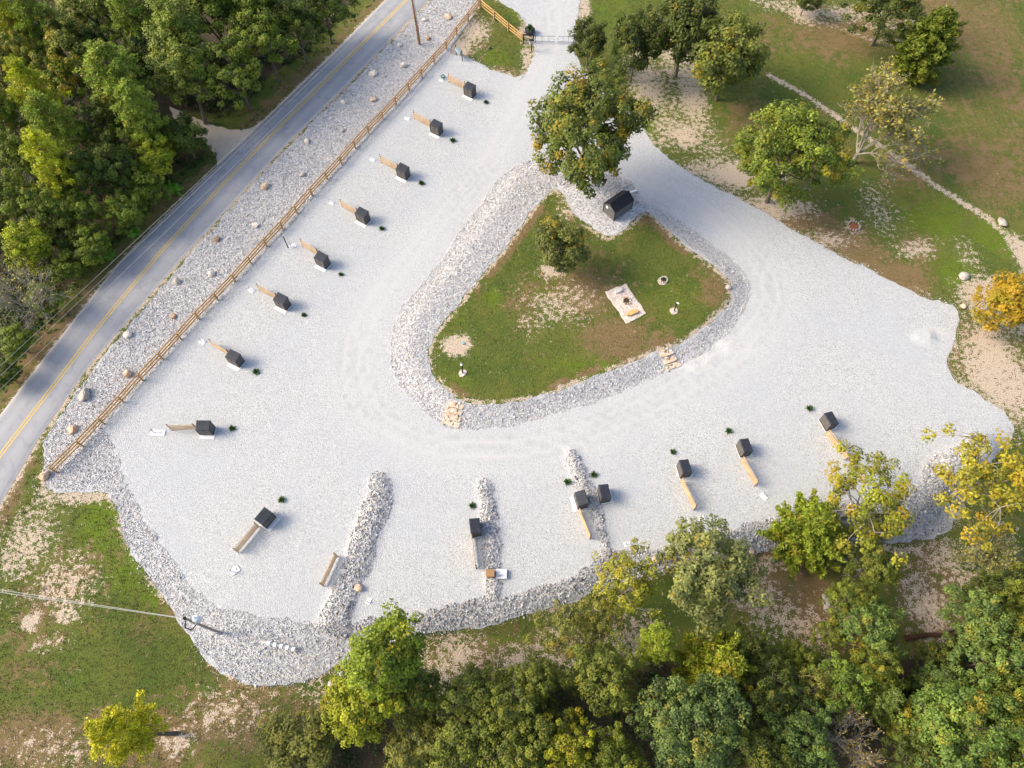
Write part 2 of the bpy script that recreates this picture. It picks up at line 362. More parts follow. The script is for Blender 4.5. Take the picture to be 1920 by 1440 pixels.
def sheet(name, outer, mat, grid, zoff, holes=(), attrs=None, extra=None):
    polys = [np.asarray(outer)]+[np.asarray(h) for h in holes]
    V = []; E = []
    for p in polys:
        b = len(V); V += [tuple(q) for q in p]; E += [(b+i, b+(i+1) % len(p)) for i in range(len(p))]
    lo, hi = polys[0].min(0), polys[0].max(0)
    gx, gy = np.meshgrid(np.arange(lo[0], hi[0], grid), np.arange(lo[1], hi[1], grid))
    g = np.c_[gx.ravel(), gy.ravel()]+rng.uniform(-.2, .2, (gx.size, 2))*grid
    keep = sdist(g, polys[0]) > grid*.4
    for h in polys[1:]: keep &= sdist(g, h) < -grid*.4
    V += [tuple(q) for q in g[keep]]
    r = delaunay_2d_cdt([Vector(q) for q in V], E, [], 0, 1e-4)
    P = np.array([tuple(q) for q in r[0]]); F = np.array([f for f in r[2] if len(f) == 3])
    cen = P[F].mean(1); k = inside(cen, polys[0])
    for h in polys[1:]: k &= ~inside(cen, h)
    F = F[k]; used = np.unique(F); mp = np.full(len(P), -1); mp[used] = np.arange(len(used)); P = P[used]; F = mp[F]
    z = hfun(P)+zoff
    me = npmesh(name, np.c_[P, z], F, True, attrs(P) if attrs else None)
    return link(name, me, mat)

# ---- road
RL = resample(GP([(-260,1130),(-130,960),(0,780),(90,663),(140,600),(200,523),(240,475),(333,383),(413,307),(493,227),(640,84),(723,0),(800,-78),(900,-180)]), 1.0)
RR = resample(GP([(-140,1140),(0,945),(67,829),(100,781),(167,684),(247,590),(343,481),(523,284),(640,168),(803,0),(880,-80),(985,-185)]), 1.0)
RC = resample(GP([(-200,1135),(-90,990),(0,856),(100,725),(180,620),(297,478.5),(427,337),(640,123),(762.5,0),(840,-78),(940,-182)]), 1.0)
n = 130
tt = np.linspace(0, 1, n)
def at(line, t):
    s = np.linspace(0, 1, len(line)); return np.c_[np.interp(t, s, line[:, 0]), np.interp(t, s, line[:, 1])]
RC2 = at(RC, tt)
def near(line, p):
    return np.array([line[np.argmin(((line-q)**2).sum(1))] for q in p])
RLd, RRd = resample(RL, .1), resample(RR, .1)
RC2 = chaikin(RC2, 1, False); L_ = near(RLd, RC2); R_ = near(RRd, RC2)
for A in (L_, R_):                                    # even the edges out
    for _ in range(6): A[1:-1] = (A[:-2]+2*A[1:-1]+A[2:])/4
ROAD = np.vstack([L_, R_[::-1]])
U = np.array([-.02, 0, .1, .2, .3, .4, .5, .6, .7, .8, .9, 1., 1.02])
V = []; at_u = []
for a, b in zip(L_, R_):
    for u in U:
        p = a*(1-u)+b*u; e = .06 if 0 <= u <= 1 else -.02
        V.append((p[0], p[1], e+.05*(1-(2*u-1)**2)))
        at_u.append(u)
V = np.array(V); V[:, 2] += hfun(V[:, :2]); m = len(U)
F = [(i*m+j, i*m+j+1, (i+1)*m+j+1, (i+1)*m+j) for i in range(len(L_)-1) for j in range(m-1)]
road = link('road', npmesh('road', V, F, True, {'across': at_u}), M['asphalt']); tag(road, 'grey two lane asphalt road curving past the gravel lot', 'road', kind='structure')
tg = np.gradient(RC2, axis=0); nr = np.c_[tg[:, 1], -tg[:, 0]]/np.hypot(tg[:, 0], tg[:, 1])[:, None]
V = []; F = []
for off in (-.19, .19):
    b = len(V)
    for i, (p, q) in enumerate(zip(RC2, nr)):
        for s in (-.085, .085):
            r = p+q*(off+s); V.append((r[0], r[1], 0))
    F += [(b+2*i, b+2*i+1, b+2*i+3, b+2*i+2) for i in range(len(RC2)-1)]
V = np.array(V); V[:, 2] = hfun(V[:, :2])+.06+.05+.006
tag(link('road_marking', npmesh('road_marking', V, F), M['paint']), 'worn double yellow line along the middle of the asphalt road', 'road marking', kind='structure')

# ---- crushed stone lot
ROCKPOLY = {}
INNER = GP(INNER_PX)
ring_d = lambda P: np.minimum(sdist(P, ISL_OUT), -sdist(P, ISL_IN))
RSW = np.vstack([GP([(809,0),(640,178),(523,293),(357,478),(255,597),(177,690),(110,787)]), GTP(LOT_PX[:20]), GTP([(655,1222),(640,1185)]), GP(INNER_PX[:9][::-1]), GP([(x+3, y+2) for x, y in FENCE_PX[2:]]), GP([(915,-40),(860,-50)])])
RS = np.vstack([GTP(LOT_PX[19:36]), GP(INNER_PX[9:27][::-1])])
TRK = [chaikin(GP(p), 2, False) for p in (
    [(1040,20),(1035,90),(990,190),(900,330),(790,450),(690,580),(650,680),(680,770),(770,830),(900,850),(1050,830),(1200,770),(1330,690),(1440,600),(1450,530),(1380,440),(1290,370),(1200,330)],
    [(1010,60),(940,260),(860,370),(740,510),(670,640),(700,790),(820,850),(1000,850),(1250,760),(1400,660)])]
def blob(P, L):
    r = np.zeros(len(P))
    for x, y, a, b, s in L:
        c, k = G(x, y); A = a*k/FPX; k2 = b*k/FPX*1.12*(k/CAM_H)
        q = (P-c)/np.array([A, k2]); r = np.maximum(r, s*1.06*np.exp(-.62*(q*q).sum(1)**1.25))
    return r
def lot_attrs(P):
    rk = np.maximum.reduce([ss(sdist(P, RSW), -.3, .5), ss(sdist(P, RS), -.3, .5), ss(ring_d(P), -.3, .5)]+[ss(sdist(P, q), -.3, .4) for q in DIV])
    d = np.minimum(ldist(P, TRK[0]), ldist(P, TRK[1])+.5)
    tr = np.maximum(ss(1-np.abs(d-.95)/.8), .5*ss(1-d/6))
    du = blob(P, [(1352,650,16,12,1.),(1318,672,12,6,.9),(1290,688,30,6,.9),(1755,628,20,10,.5),(1340,660,40,8,.4)])
    return {'rock': rk, 'track': tr*(1-rk), 'dust': du, 'rut': np.maximum(np.exp(-((d-.45)/.16)**2), np.exp(-((d-1.5)/.16)**2))*ss(vnoise(P, .07, 44), .3, .6)*(1-rk)}
lot = sheet('gravel_lot', LOT_E, M['gravel'], .62, .04, [ISL_E], lot_attrs)
tag(lot, 'pale crushed stone parking lot around the grass island', 'gravel lot', kind='structure')
apron = sheet('driveway', rough_edge(GP([(310,195),(345,214),(400,233),(440,246),(462,243),(496,224),(470,262),(440,292),(408,318),(404,288),(377,263),(335,238)]), .5, .25, 31), M['packed_dirt'], .8, .045)
tag(apron, 'pale dirt driveway leaving the road into the woods', 'driveway', kind='structure')

# ---- ground with its patches
DIRT = [(880,60,42,32,.75),(862,88,26,18,.95),(990,105,14,45,.7),(940,140,40,10,.55),(985,62,18,14,.7),(1094,10,12,55,.9),(1215,165,42,60,.75),(1250,230,40,50,.6),(1330,270,50,40,.5),(1200,120,30,40,.6),(1298,180,30,75,.8),(1285,250,28,30,.75),(1250,100,20,60,.7),(1200,185,30,40,.6),(1390,326,78,22,1.),(1330,318,60,22,.75),(1340,290,40,40,.5),(1455,388,70,22,.8),(1555,450,65,18,.6),(1240,230,30,50,.5),(1260,150,60,80,.5),(1420,380,120,40,.4),(1700,545,55,10,.5),(1510,24,28,18,.9),(1850,560,55,36,.9),(1870,700,62,85,.9),(1800,700,30,55,.5),(1905,590,40,40,.8),(1650,395,45,50,.45),(1720,468,42,18,.65),(1812,478,25,32,.5),(1760,455,30,20,.35),(1600,425,22,16,.6),(1045,572,66,38,.56),(1000,612,36,22,.5),(855,653,26,16,1.1),(1032,514,24,13,.95),(1072,360,34,24,.9),(1060,395,20,30,.6),(1110,395,20,20,.6),(55,1010,58,80,.62),(110,1090,78,60,.55),(57,1165,17,18,1.),(125,1155,26,18,.75),(85,1205,40,16,.6),(150,932,85,12,.8),(88,905,14,34,.7),(400,1340,70,46,.5),(330,1390,34,24,.75),(90,1400,90,36,.5),(385,1345,14,18,.95),(480,1330,40,40,.4),(850,1230,75,45,.7),(835,1275,50,45,.75),(970,1235,55,36,.62),(1050,1215,60,40,.6),(1180,1190,80,40,.65),(1420,1110,66,44,.62),(1450,1150,60,46,.6),(1560,1180,80,60,.5),(1750,1140,44,70,.74),(1790,1045,56,46,.6),(1690,1024,70,9,.8),(1450,1052,60,16,.6),(1620,1060,40,30,.5),(620,1300,50,30,.5),(560,1300,120,8,.5),(1660,40,80,24,.45),(1590,25,90,16,.6),(1700,75,50,20,.5),(1480,8,70,14,.5),(1880,1000,50,60,.5)]
DIRTL = [([(1440,140),(1500,172),(1600,240),(1690,300),(1760,352),(1850,408),(1890,442),(1940,480)],8,.98),([(1320,-20),(1420,2),(1500,30),(1600,62),(1700,95)],9,.62),([(1900,450),(1940,520)],22,1.)]
BROWN = [(1830,150,150,170,.40),(1840,50,90,70,.55),(1775,30,50,60,.75),(1680,530,64,40,.85),(1560,455,70,30,.6),(1720,460,40,26,.6),(1150,640,70,40,.75),(1095,555,75,45,.7),(1340,545,26,40,.65),(985,580,30,60,.5),(1060,470,60,40,.4),(330,1140,50,36,.5),(240,1400,150,60,.6),(430,1350,90,60,.6),(15,930,26,60,.7),(1600,60,140,50,.55),(1440,60,60,40,.4),(1720,330,60,60,.45),(1850,330,70,90,.55),(1500,410,60,24,.7),(1620,480,60,30,.6),(1400,230,50,50,.45),(1560,250,60,50,.4),(940,140,40,16,.6),(1500,300,70,60,.4),(880,60,40,40,.5),(100,1100,80,80,.5),(60,1390,120,60,.7),(420,1240,50,60,.45),(60,1260,80,40,.4),(270,1170,40,50,.4),(560,1330,90,30,.5),(1745,1040,70,40,.5),(1420,1080,70,60,.8),(1560,1140,80,70,.8),(1750,1130,60,90,.7),(1860,690,80,100,.6),(900,1240,120,60,.6)]
LUSH = [(930,110,24,20,1.),(1745,400,60,50,1.),(1790,510,36,34,.9),(1862,440,40,42,1.),(190,985,40,56,1.2),(245,1045,46,56,1.1),(300,1120,40,40,.9),(215,1060,60,60,.6),(860,590,36,30,.5),(925,565,22,22,.8),(1100,690,80,24,.7),(1250,560,60,60,.55),(850,715,36,30,.6),(1640,250,30,20,.3),(1150,20,60,40,.6),(1205,220,30,50,.7),(1350,200,60,30,.6),(1500,90,80,50,.4),(130,1300,90,60,.45),(1800,640,30,40,.6),(960,1200,80,14,.8),(970,20,20,20,.8),(1700,1050,40,30,.8),(1240,200,24,30,.5),(1300,140,40,20,.4)]
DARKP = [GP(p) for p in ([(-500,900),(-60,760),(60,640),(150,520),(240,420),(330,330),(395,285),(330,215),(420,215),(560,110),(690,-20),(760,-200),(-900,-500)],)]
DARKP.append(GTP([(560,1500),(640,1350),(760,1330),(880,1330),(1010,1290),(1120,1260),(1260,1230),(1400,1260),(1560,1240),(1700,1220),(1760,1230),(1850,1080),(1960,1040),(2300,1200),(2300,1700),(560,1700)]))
def ground_attrs(P):
    d = blob(P, DIRT)
    for l, wd, s in DIRTL:
        d = np.maximum(d, s*np.exp(-(ldist(P, GP(l))/(wd*.075))**2))
    eo = np.abs(sdist(P, LOT)); d = np.maximum(d, .62*np.exp(-(eo/.75)**2)*ss(vnoise(P, .25, 5), .15, .6))
    ei = sdist(P, ISL_IN); d = np.maximum(d, np.where(np.abs(ei) < 2, .82*np.exp(-(np.abs(ei-.15)/.55)**2)*ss(vnoise(P, .4, 9), .05, .35), 0))
    rr = ldist(P, RR); d = np.maximum(d, .85*np.exp(-(rr/.9)**2)); rl = ldist(P, RL); d = np.maximum(d, .72*np.exp(-(rl/.5)**2))
    br = np.maximum(blob(P, BROWN), .5*np.exp(-(np.maximum(rl-1.2, 0)/1.8)**2)*(sdist(P, ROAD) < 0))
    br = np.maximum(br, np.where(np.abs(ei-.5) < 3, .9*np.exp(-((ei-.9)/.7)**2)*ss(vnoise(P, .3, 8), .4, .6), 0))
    lu = .8*blob(P, LUSH)
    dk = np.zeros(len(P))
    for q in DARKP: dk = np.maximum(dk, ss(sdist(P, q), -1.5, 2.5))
    return {'dirt': d, 'brown': br, 'lush': lu, 'dark': dk}
x = np.r_[-1500, -800, -400, -220, -150, np.arange(-118, 118.1, .6), 150, 220, 400, 800, 1500]
y = np.r_[-1500, -800, -400, -200, -100, -60, np.arange(-30, 150.1, .6), 180, 220, 300, 500, 900, 1500]
gx, gy = np.meshgrid(x, y); P = np.c_[gx.ravel(), gy.ravel()]
Z = hfun(P)
dl = sdist(P, LOT); di = sdist(P, ISL_IN); dr = sdist(P, ROAD)
Z -= .16*ss(np.minimum(dl, -di), .5, 1.1)+.10*ss(dr, .4, 1.0)
nx = len(x); idx = np.arange(len(P)).reshape(len(y), nx)
F = np.stack([idx[:-1, :-1], idx[:-1, 1:], idx[1:, 1:], idx[1:, :-1]], -1).reshape(-1, 4)
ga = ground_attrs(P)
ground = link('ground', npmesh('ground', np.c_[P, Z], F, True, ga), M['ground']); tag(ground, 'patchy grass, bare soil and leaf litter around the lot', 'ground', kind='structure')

# ---- broken stone, as stones
OCT_V = np.array([(1,0,0),(-1,0,0),(0,1,0),(0,-1,0),(0,0,1),(0,0,-1),(.6,.6,.5),(-.6,-.6,.5)], float)
OCT_F = np.array([(0,6,4),(6,2,4),(2,1,4),(1,7,4),(7,3,4),(3,0,4),(0,2,6),(1,3,7),(2,0,5),(1,2,5),(3,1,5),(0,3,5)])
ROK_V = OCT_V[:6]; ROK_F = np.array([(0,2,4),(2,1,4),(1,3,4),(3,0,4),(2,0,5),(1,2,5),(3,1,5),(0,3,5)])
def stones(name, test, lo, hi, sp, size, mat, label, zoff=.075, cat='stone bank'):
    gx, gy = np.meshgrid(np.arange(lo[0], hi[0], sp), np.arange(lo[1], hi[1], sp*.9))
    P = np.c_[gx.ravel(), gy.ravel()]; P = P+rng.uniform(-.55, .55, P.shape)*sp
    P = P[test(P)]; n = len(P); z = hfun(P)+zoff
    s = size*rng.lognormal(0, .38, n)
    A = ROK_V[None]*rng.uniform(.6, 1.25, (n, 6, 1))*(rng.uniform(.7, 1.3, (n, 1, 3))*np.array([1, 1, .5]))*s[:, None, None]
    q = rng.normal(size=(n, 4)); q /= np.linalg.norm(q, axis=1)[:, None]; a, b, c, d = q.T
    R = np.stack([1-2*(c*c+d*d), 2*(b*c-a*d), 2*(b*d+a*c), 2*(b*c+a*d), 1-2*(b*b+d*d), 2*(c*d-a*b), 2*(b*d-a*c), 2*(c*d+a*b), 1-2*(b*b+c*c)], 1).reshape(n, 3, 3)
    V = np.einsum('nij,nkj->nki', R, A)+np.c_[P, z+s*.1][:, None]
    F = (ROK_F[None]+6*np.arange(n)[:, None, None]).reshape(-1, 3)
    o = link(name, npmesh(name, V.reshape(-1, 3), F, False, {'rnd': np.repeat(rng.random(n), 6), 'rnd2': np.repeat(rng.random(n), 6)}), mat)
    tag(o, label, cat, kind='stuff'); return o
def within(poly, jit=.35):
    return lambda P: (sdist(P, poly) > (vnoise(P, .9, 14)-.4)*jit*2) & (sdist(P, LOT) > -.5+.5*vnoise(P, 1.3, 16))
stones('roadside_stone', within(RSW), RSW.min(0), RSW.max(0), .138, .057, M['bank_stone'], 'pale broken stone strip between the road and the rail fence')
stones('bank_stone', within(RS), RS.min(0), RS.max(0), .17, .092, M['bank_stone_grey'], 'grey broken stone bank along the wooded lower edge of the lot')
isl_test = lambda P: (ring_d(P) > (vnoise(P, .9, 15)-.4)*.5) & ~inside(P, GTP([(1043,345),(1225,392),(1190,440),(1143,450),(1060,390)]))
stones('island_bank_stone', isl_test, ISL_OUT.min(0), ISL_OUT.max(0), .138, .058, M['bank_stone'], 'broken stone band sloping round the grass island')
for q, lb in zip(DIV, ('widest broken stone divider, beside the lone slatted screen', 'straight broken stone divider right of the lone box near the middle', 'short broken stone divider passing between two neighbouring charcoal boxes')):
    stones('divider_stone', within(q), q.min(0), q.max(0), .16, .085, M['bank_stone_grey'], lb)

def edge_test(P):
    d = sdist(P, LOT); e = np.abs(d)
    return (d < .35) & (d > -1.3) & (vnoise(P, .35, 81) > .35+.25*e) & (sdist(P, ROAD) < -.2) & (rng.random(len(P)) < np.exp(-e*2.2))
stones('stray_stone', edge_test, LOT.min(0), LOT.max(0), .22, .055, M['bank_stone'], 'loose stones strayed over the edge of the gravel lot', cat='loose stone')

# ------------------------------------------------------------------ rail fences
def rail_mesh(L, h=.18, t=.11):
    return MB().box(0, L, -t/2, t/2, -h/2, h/2, .012).mesh('rail')
def post_mesh(H, r=.09):
    b = MB(); b.box(-r, r, -r, r, -.1, H, .012); return b.mesh('post')
def rail_fence(px, H, rails, mat, label):
    pts = [GT(*p)[:3] for p in px]
    root = thing('rail_fence', pts[0], 0, label, 'fence')
    o0 = np.array(pts[0]); pm = post_mesh(H+.06); rm = rail_mesh(1.0)
    for i, p in enumerate(pts):
        p = np.array(p); d = np.array(pts[min(i+1, len(pts)-1)])-np.array(pts[max(i-1, 0)]); a = math.atan2(d[1], d[0])
        o = link('post', pm, mat, root, tuple(p-o0), a); o.rotation_euler = (random.uniform(-.02, .02), random.uniform(-.02, .02), a)
        if i+1 < len(pts):
            q = np.array(pts[i+1]); e = q-p; L = math.hypot(e[0], e[1]); a = math.atan2(e[1], e[0]); side = np.array([-math.sin(a), math.cos(a), 0])*.13
            for z in rails:
                o = link('rail', rm, mat, root, tuple(p-o0+side+np.array([-.06*math.cos(a), -.06*math.sin(a), z+random.uniform(-.02, .02)])))
                o.rotation_euler = (0, -math.atan2(e[2], L)+random.uniform(-.006, .006), a); o.scale = (L+.12, 1, 1)
rail_fence(FENCE_PX, 1.62, (.5, 1.0, 1.5), M['fence_wood'], 'long brown three rail wooden fence between the stone strip and the gravel lot')
rail_fence([(900.5,15),(926,36),(952.5,59),(980,81)], 1.55, (.45, .95, 1.45), M['new_wood'], 'short honey coloured rail fence ending at the entrance gate')

# ------------------------------------------------------------------ storage boxes with pads, slatted screens, plants, water points
def box_proto():
    W, D, Hf, Hb = 1.62, 1.12, 1.62, 1.82
    r = thing('storage_box', (0, 0, 0), 0, '', 'storage box', 'charcoal storage boxes on concrete pads')
    b = MB(); t = .05
    b.loft([[(-W/2+t, -D/2+t, .06), (W/2-t, -D/2+t, .06), (W/2-t, D/2-t, .06), (-W/2+t, D/2-t, .06)], [(-W/2, -D/2, .35), (W/2, -D/2, .35), (W/2, D/2, .35), (-W/2, D/2, .35)], [(-W/2, -D/2, Hf-.08), (W/2, -D/2, Hf-.08), (W/2, D/2, Hb-.08), (-W/2, D/2, Hb-.08)]])
    b.obj('wall', M['resin_wall'], r)
    b = MB(); e = .05
    b.loft([[(-W/2-e, -D/2-e, Hf-.10), (W/2+e, -D/2-e, Hf-.10), (W/2+e, D/2+e, Hb-.06), (-W/2-e, D/2+e, Hb-.06)], [(-W/2-e, -D/2-e, Hf-.02), (W/2+e, -D/2-e, Hf-.02), (W/2+e, D/2+e, Hb+.02), (-W/2-e, D/2+e, Hb+.02)], [(-W/2+.02, -D/2+.02, Hf+.03), (W/2-.02, -D/2+.02, Hf+.03), (W/2-.02, D/2-.02, Hb+.05), (-W/2+.02, D/2-.02, Hb+.05)]])
    rf = b.obj('roof', M['resin_roof'], r)
    m = MB()
    for i in range(6): x = -W/2+.18+i*(W-.36)/5; m.loft([[(x-.03, -D/2+.06, Hf+.025), (x+.03, -D/2+.06, Hf+.025), (x+.03, D/2-.06, Hb+.045), (x-.03, D/2-.06, Hb+.045)], [(x-.015, -D/2+.08, Hf+.06), (x+.015, -D/2+.08, Hf+.06), (x+.015, D/2-.08, Hb+.08), (x-.015, D/2-.08, Hb+.08)]])
    m.obj('roof_rib', M['resin_roof'], rf)
    for s in (-1, 1):
        d = MB().box(min(.02*s, (W/2-.07)*s), max(.02*s, (W/2-.07)*s), -D/2-.028, -D/2-.002, .16, Hf-.16, .01).obj('door', M['resin_wall'], r)
        if s == 1: MB().box(-.075, .075, -D/2-.075, -D/2-.03, Hf-.42, Hf-.26, .012).obj('latch', M['black_metal'], d)
    MB().box(-W/2-.012, W/2+.012, -D/2-.02, D/2+.012, .062, .15).obj('base_rim', M['resin_trim'], r)
    for x in (-W/2, W/2): MB().box(x-.035, x+.035, -D/2-.034, -D/2+.03, .152, Hf-.13).obj('corner_post', M['resin_trim'], r)
    return r
def screen_proto(L=3.3, H=1.72):
    r = thing('slatted_screen', (0, 0, 0), 0, '', 'fence screen', 'slatted screens beside the storage boxes')
    for x in (0, L): MB().box(x-.055, x+.055, -.055, .055, -.05, H, .01).obj('post', M['dark_wood'], r)
    for z, h in ((.22, .28), (.61, .28), (1.0, .28)): MB().box(-.06, L+.06, -.092, -.058, z, z+h, .006).obj('board', M['screen_wood'], r)
    MB().box(-.06, L+.06, -.092, -.058, 1.50, 1.64, .006).obj('top_rail', M['screen_wood'], r)
    return r
def plant_proto():
    r = thing('spiky_plant', (0, 0, 0), 0, '', 'plant', 'small spiky plants in the gravel')
    rg = np.random.default_rng(4); V = []; F = []
    for i in range(70):
        a = rg.uniform(0, 6.28); el = rg.uniform(.15, 1.35); L = rg.uniform(.32, .55); wd = .045
        d = np.array([math.cos(a)*math.cos(el), math.sin(a)*math.cos(el), math.sin(el)]); s = np.array([-math.sin(a), math.cos(a), 0])*wd
        b = len(V); V += [s*.7, -s*.7, d*L*.6-s, d*L*.6+s, d*L+np.array([0, 0, -.12*math.cos(el)])]; F += [(b, b+1, b+2, b+3), (b+3, b+2, b+4, b+4)]
    m = MB(); m.add([tuple(q) for q in V], [tuple(dict.fromkeys(f)) for f in F]); m.obj('leaves', M['plant'], r)
    MB().lathe([(.2, -.02), (.23, .03), (.12, .07), (.0, .08)], 9).obj('mulch', M['soil'], r)
    return r
def water_proto():
    r = thing('water_hookup', (0, 0, 0), 0, '', 'water hookup', 'white water hookups along the gravel lot')
    b = MB(); b.box(-.42, .42, -.3, .3, -.03, .07, .015); b.obj('pad', M['concrete'], r)
    p = MB().tube([(-.22, 0, .07), (-.22, 0, .75)], .06, 10).obj('pipe', M['white_plastic'], r)
    MB().lathe([(.085, .72), (.085, .80), (.03, .84)], 10, (-.22, 0, 0)).obj('cap', M['grey_metal'], p)
    MB().tube([(.1, .08, .07), (.1, .08, .16)], .09, 10).obj('drain', M['white_plastic'], r)
    MB().tube([(-.22, 0, .6), (-.36, 0, .6), (-.38, 0, .5)], .025, 6).obj('spout', M['grey_metal'], r)
    return r
M['plant'] = plain('plant_leaf', (.045, .10, .022), .6, .3, 9)
M['soil'] = plain('dark_mulch', (.06, .045, .03), .95, .2, 9)
def pxdir(p, q):
    a = np.array(GT(*p)[:2]); b = np.array(GT(*q)[:2]); return math.atan2(b[1]-a[1], b[0]-a[0]), a, b
N9 = ('topmost', 'second from top', 'third from top', 'fourth from top', 'fifth from top', 'sixth from top', 'seventh from top')
# box: two ends of the edge at the base of its front wall (left to right when facing it); screen: two feet; plant; which
SITES = []
for i, (a, b, s0, s1, pl) in enumerate([
    ((869.5,178.5),(886.5,186.8),(842,154),(872.5,170),(911,193)), ((807,249),(824.5,257.5),(777.5,223.5),(808,241),(849,265)),
    ((744.8,331.2),(762.5,340),(715.5,305.5),(747.5,323.5),(790,345)), ((669.2,414),(687.2,423.3),(642,389),(672,406),(716,430)),
    ((593.5,496.5),(612.3,506.7),(568.5,462.5),(598,480.5),(639.5,516)), ((518.5,574.5),(538.3,584.3),(488.3,546),(522,563),(570,592)),
    ((430.6,681),(450.4,691),(400.8,649),(433,668),(481,698))]):
    SITES.append((a, b, s0, s1, pl, '%s in the rail fence row' % N9[i]))
SITES += [((376.9,816.7),(401.9,816.7),(323.3,807),(371,805.5),(436,804), 'set straight across the lot\'s left end'),
    ((501.5,991.5),(518.5,971),(446.7,1035.5),(485.6,988),(529,938), 'at the lower left with slanting screen'),
    ((903,1005.5),(899.5,979.5),(887,1009),(893.5,1066),(885.5,949), 'standing left of the straight stone divider'),
    ((1075.5,932),(1083.5,957.5),(1085.5,961),(1105.5,1010.5),(1064,905), 'on the left of the short divider'),
    ((1142.3,942),(1136.5,916.8),None,None,(1113,890.5), 'without a screen, right of short divider'),
    ((1291.5,895.5),(1284,871),(1276.5,905),(1300,956),(1261,848), 'nearest the pale round tree, lower right'),
    ((1404,856),(1394.5,832),(1388.5,866),(1414,911),(1366,809), 'in the middle of three, lower right'),
    ((1562.5,805),(1549,782),(1547,816.5),(1583,862),(1517,767), 'nearest the yellowing tree, lower right')]
boxp, scrp, plp = box_proto(), screen_proto(), plant_proto()
padm = MB().box(-.92, .92, -1.05, .58, -.05, .055, .015).mesh('concrete_pad')
first = True
for (a, b, s0, s1, pl, where) in SITES:
    yaw, A, B = pxdir(a, b); mid = (A+B)/2; u = (B-A)/np.hypot(*(B-A)); nrm = np.array([u[1], -u[0]]); c = mid-nrm*.56
    z = float(hfun(c[None])[0])+.04
    o = boxp if first else copy_thing(boxp); o.location = (c[0], c[1], z+.05); o.rotation_euler = (0, 0, yaw); o['label'] = 'charcoal storage box '+where
    p = link('concrete_pad', padm, M['concrete'], None, (c[0], c[1], z), yaw); tag(p, 'white concrete pad under the charcoal box '+where, 'concrete pad', 'concrete pads under the storage boxes')
    if where.startswith('standing'): p.scale = (.95, .72, 1)
    if s0:
        ya, s_a, s_b = pxdir(s0, s1); L = np.hypot(*(s_b-s_a))
        o = scrp if first else copy_thing(scrp); o.location = (s_a[0], s_a[1], float(hfun(s_a[None])[0])+.04); o.rotation_euler = (0, 0, ya); o.scale = (L/3.3, 1, 1); o['label'] = 'slatted wooden screen beside the charcoal box '+where
    x, y, z, _ = GT(*pl)
    o = plp if first else copy_thing(plp); o.location = (x, y, z+.04); o.rotation_euler = (0, 0, random.uniform(0, 6)); s = random.uniform(1.0, 1.35); o.scale = (s, s, s); o['label'] = 'small green spiky plant near the charcoal box '+where
    first = False
o = copy_thing(scrp); ya, s_a, s_b = pxdir((606.5,1099),(632,1044)); L = np.hypot(*(s_b-s_a)); o.location = (s_a[0], s_a[1], float(hfun(s_a[None])[0])+.04); o.rotation_euler = (0, 0, ya); o.scale = (L/3.3, 1, 1); o['label'] = 'lone slatted wooden screen with no box, left of the widest stone divider'
wp = water_proto(); first = True
for (q, r, s, lb) in [((828,151),-30,1,'with a green hose hung on it, topmost by the rail fence'), ((764,223),-30,1,'by the screen of the second box from the top'), ((699,300),-30,1,'by the screen of the third box from the top'), ((622,381),-30,.9,'by the screen of the fourth box from the top'), ((549,462),30,1.1,'at the foot of the tall black post by the rail fence'), ((472,545),-30,1,'by the screen of the sixth box from the top'), ((380,642),-30,1,'by the screen of the seventh box from the top'), ((297,812),0,1.3,'on a long white slab at the left end of the lot'), ((441,1070),40,1.2,'below the slanting screen at the lower left'), ((692,1127),70,.8,'right of the widest stone divider'), ((1176,1021),10,.9,'by the bank next to the short stone divider'), ((1315,972),15,.9,'below the first screen at the lower right'), ((1432,931),-55,1,'below the middle screen at the lower right')]:
    x, y, z, _ = GT(*q); o = wp if first else copy_thing(wp); first = False
    o.location = (x, y, z+.04); o.rotation_euler = (0, 0, math.radians(r)); o.scale = (s*(1.6 if 'slab' in lb else 1), s, s); o['label'] = 'white water hookup '+lb
x, y, z, _ = GT(831, 147)
b = MB()
for i in range(5): b.tube([(.36*math.cos(t)*(1-.04*i), .36*math.sin(t)*(1-.04*i), .03+.045*i) for t in np.linspace(0, 6.28, 22)], .03, 6)
tag(b.obj('garden_hose', M['green_hose'], None, (x, y, z+.30), 0), 'coiled green garden hose on the topmost water hookup', 'hose')
# water point with a brown box on the straight divider
x, y, z, _ = GT(931, 1077); r = thing('utility_pedestal', (x, y, z+.1), 0, 'brown utility box beside a white pad on the straight stone divider', 'utility box')
MB().box(-.05, 1.15, -.5, .55, -.1, .10, .02).obj('pad', M['concrete'], r)
MB().box(-1.1, -.25, -.38, .38, -.15, .55, .05).obj('body', M['brown_box'], r); MB().box(-1.14, -.21, -.42, .42, .552, .62, .02).obj('lid', M['brown_box'], r); MB().tube([(.25, -.15, .1), (.25, -.15, .5)], .12, 8).obj('riser', M['grey_metal'], r)

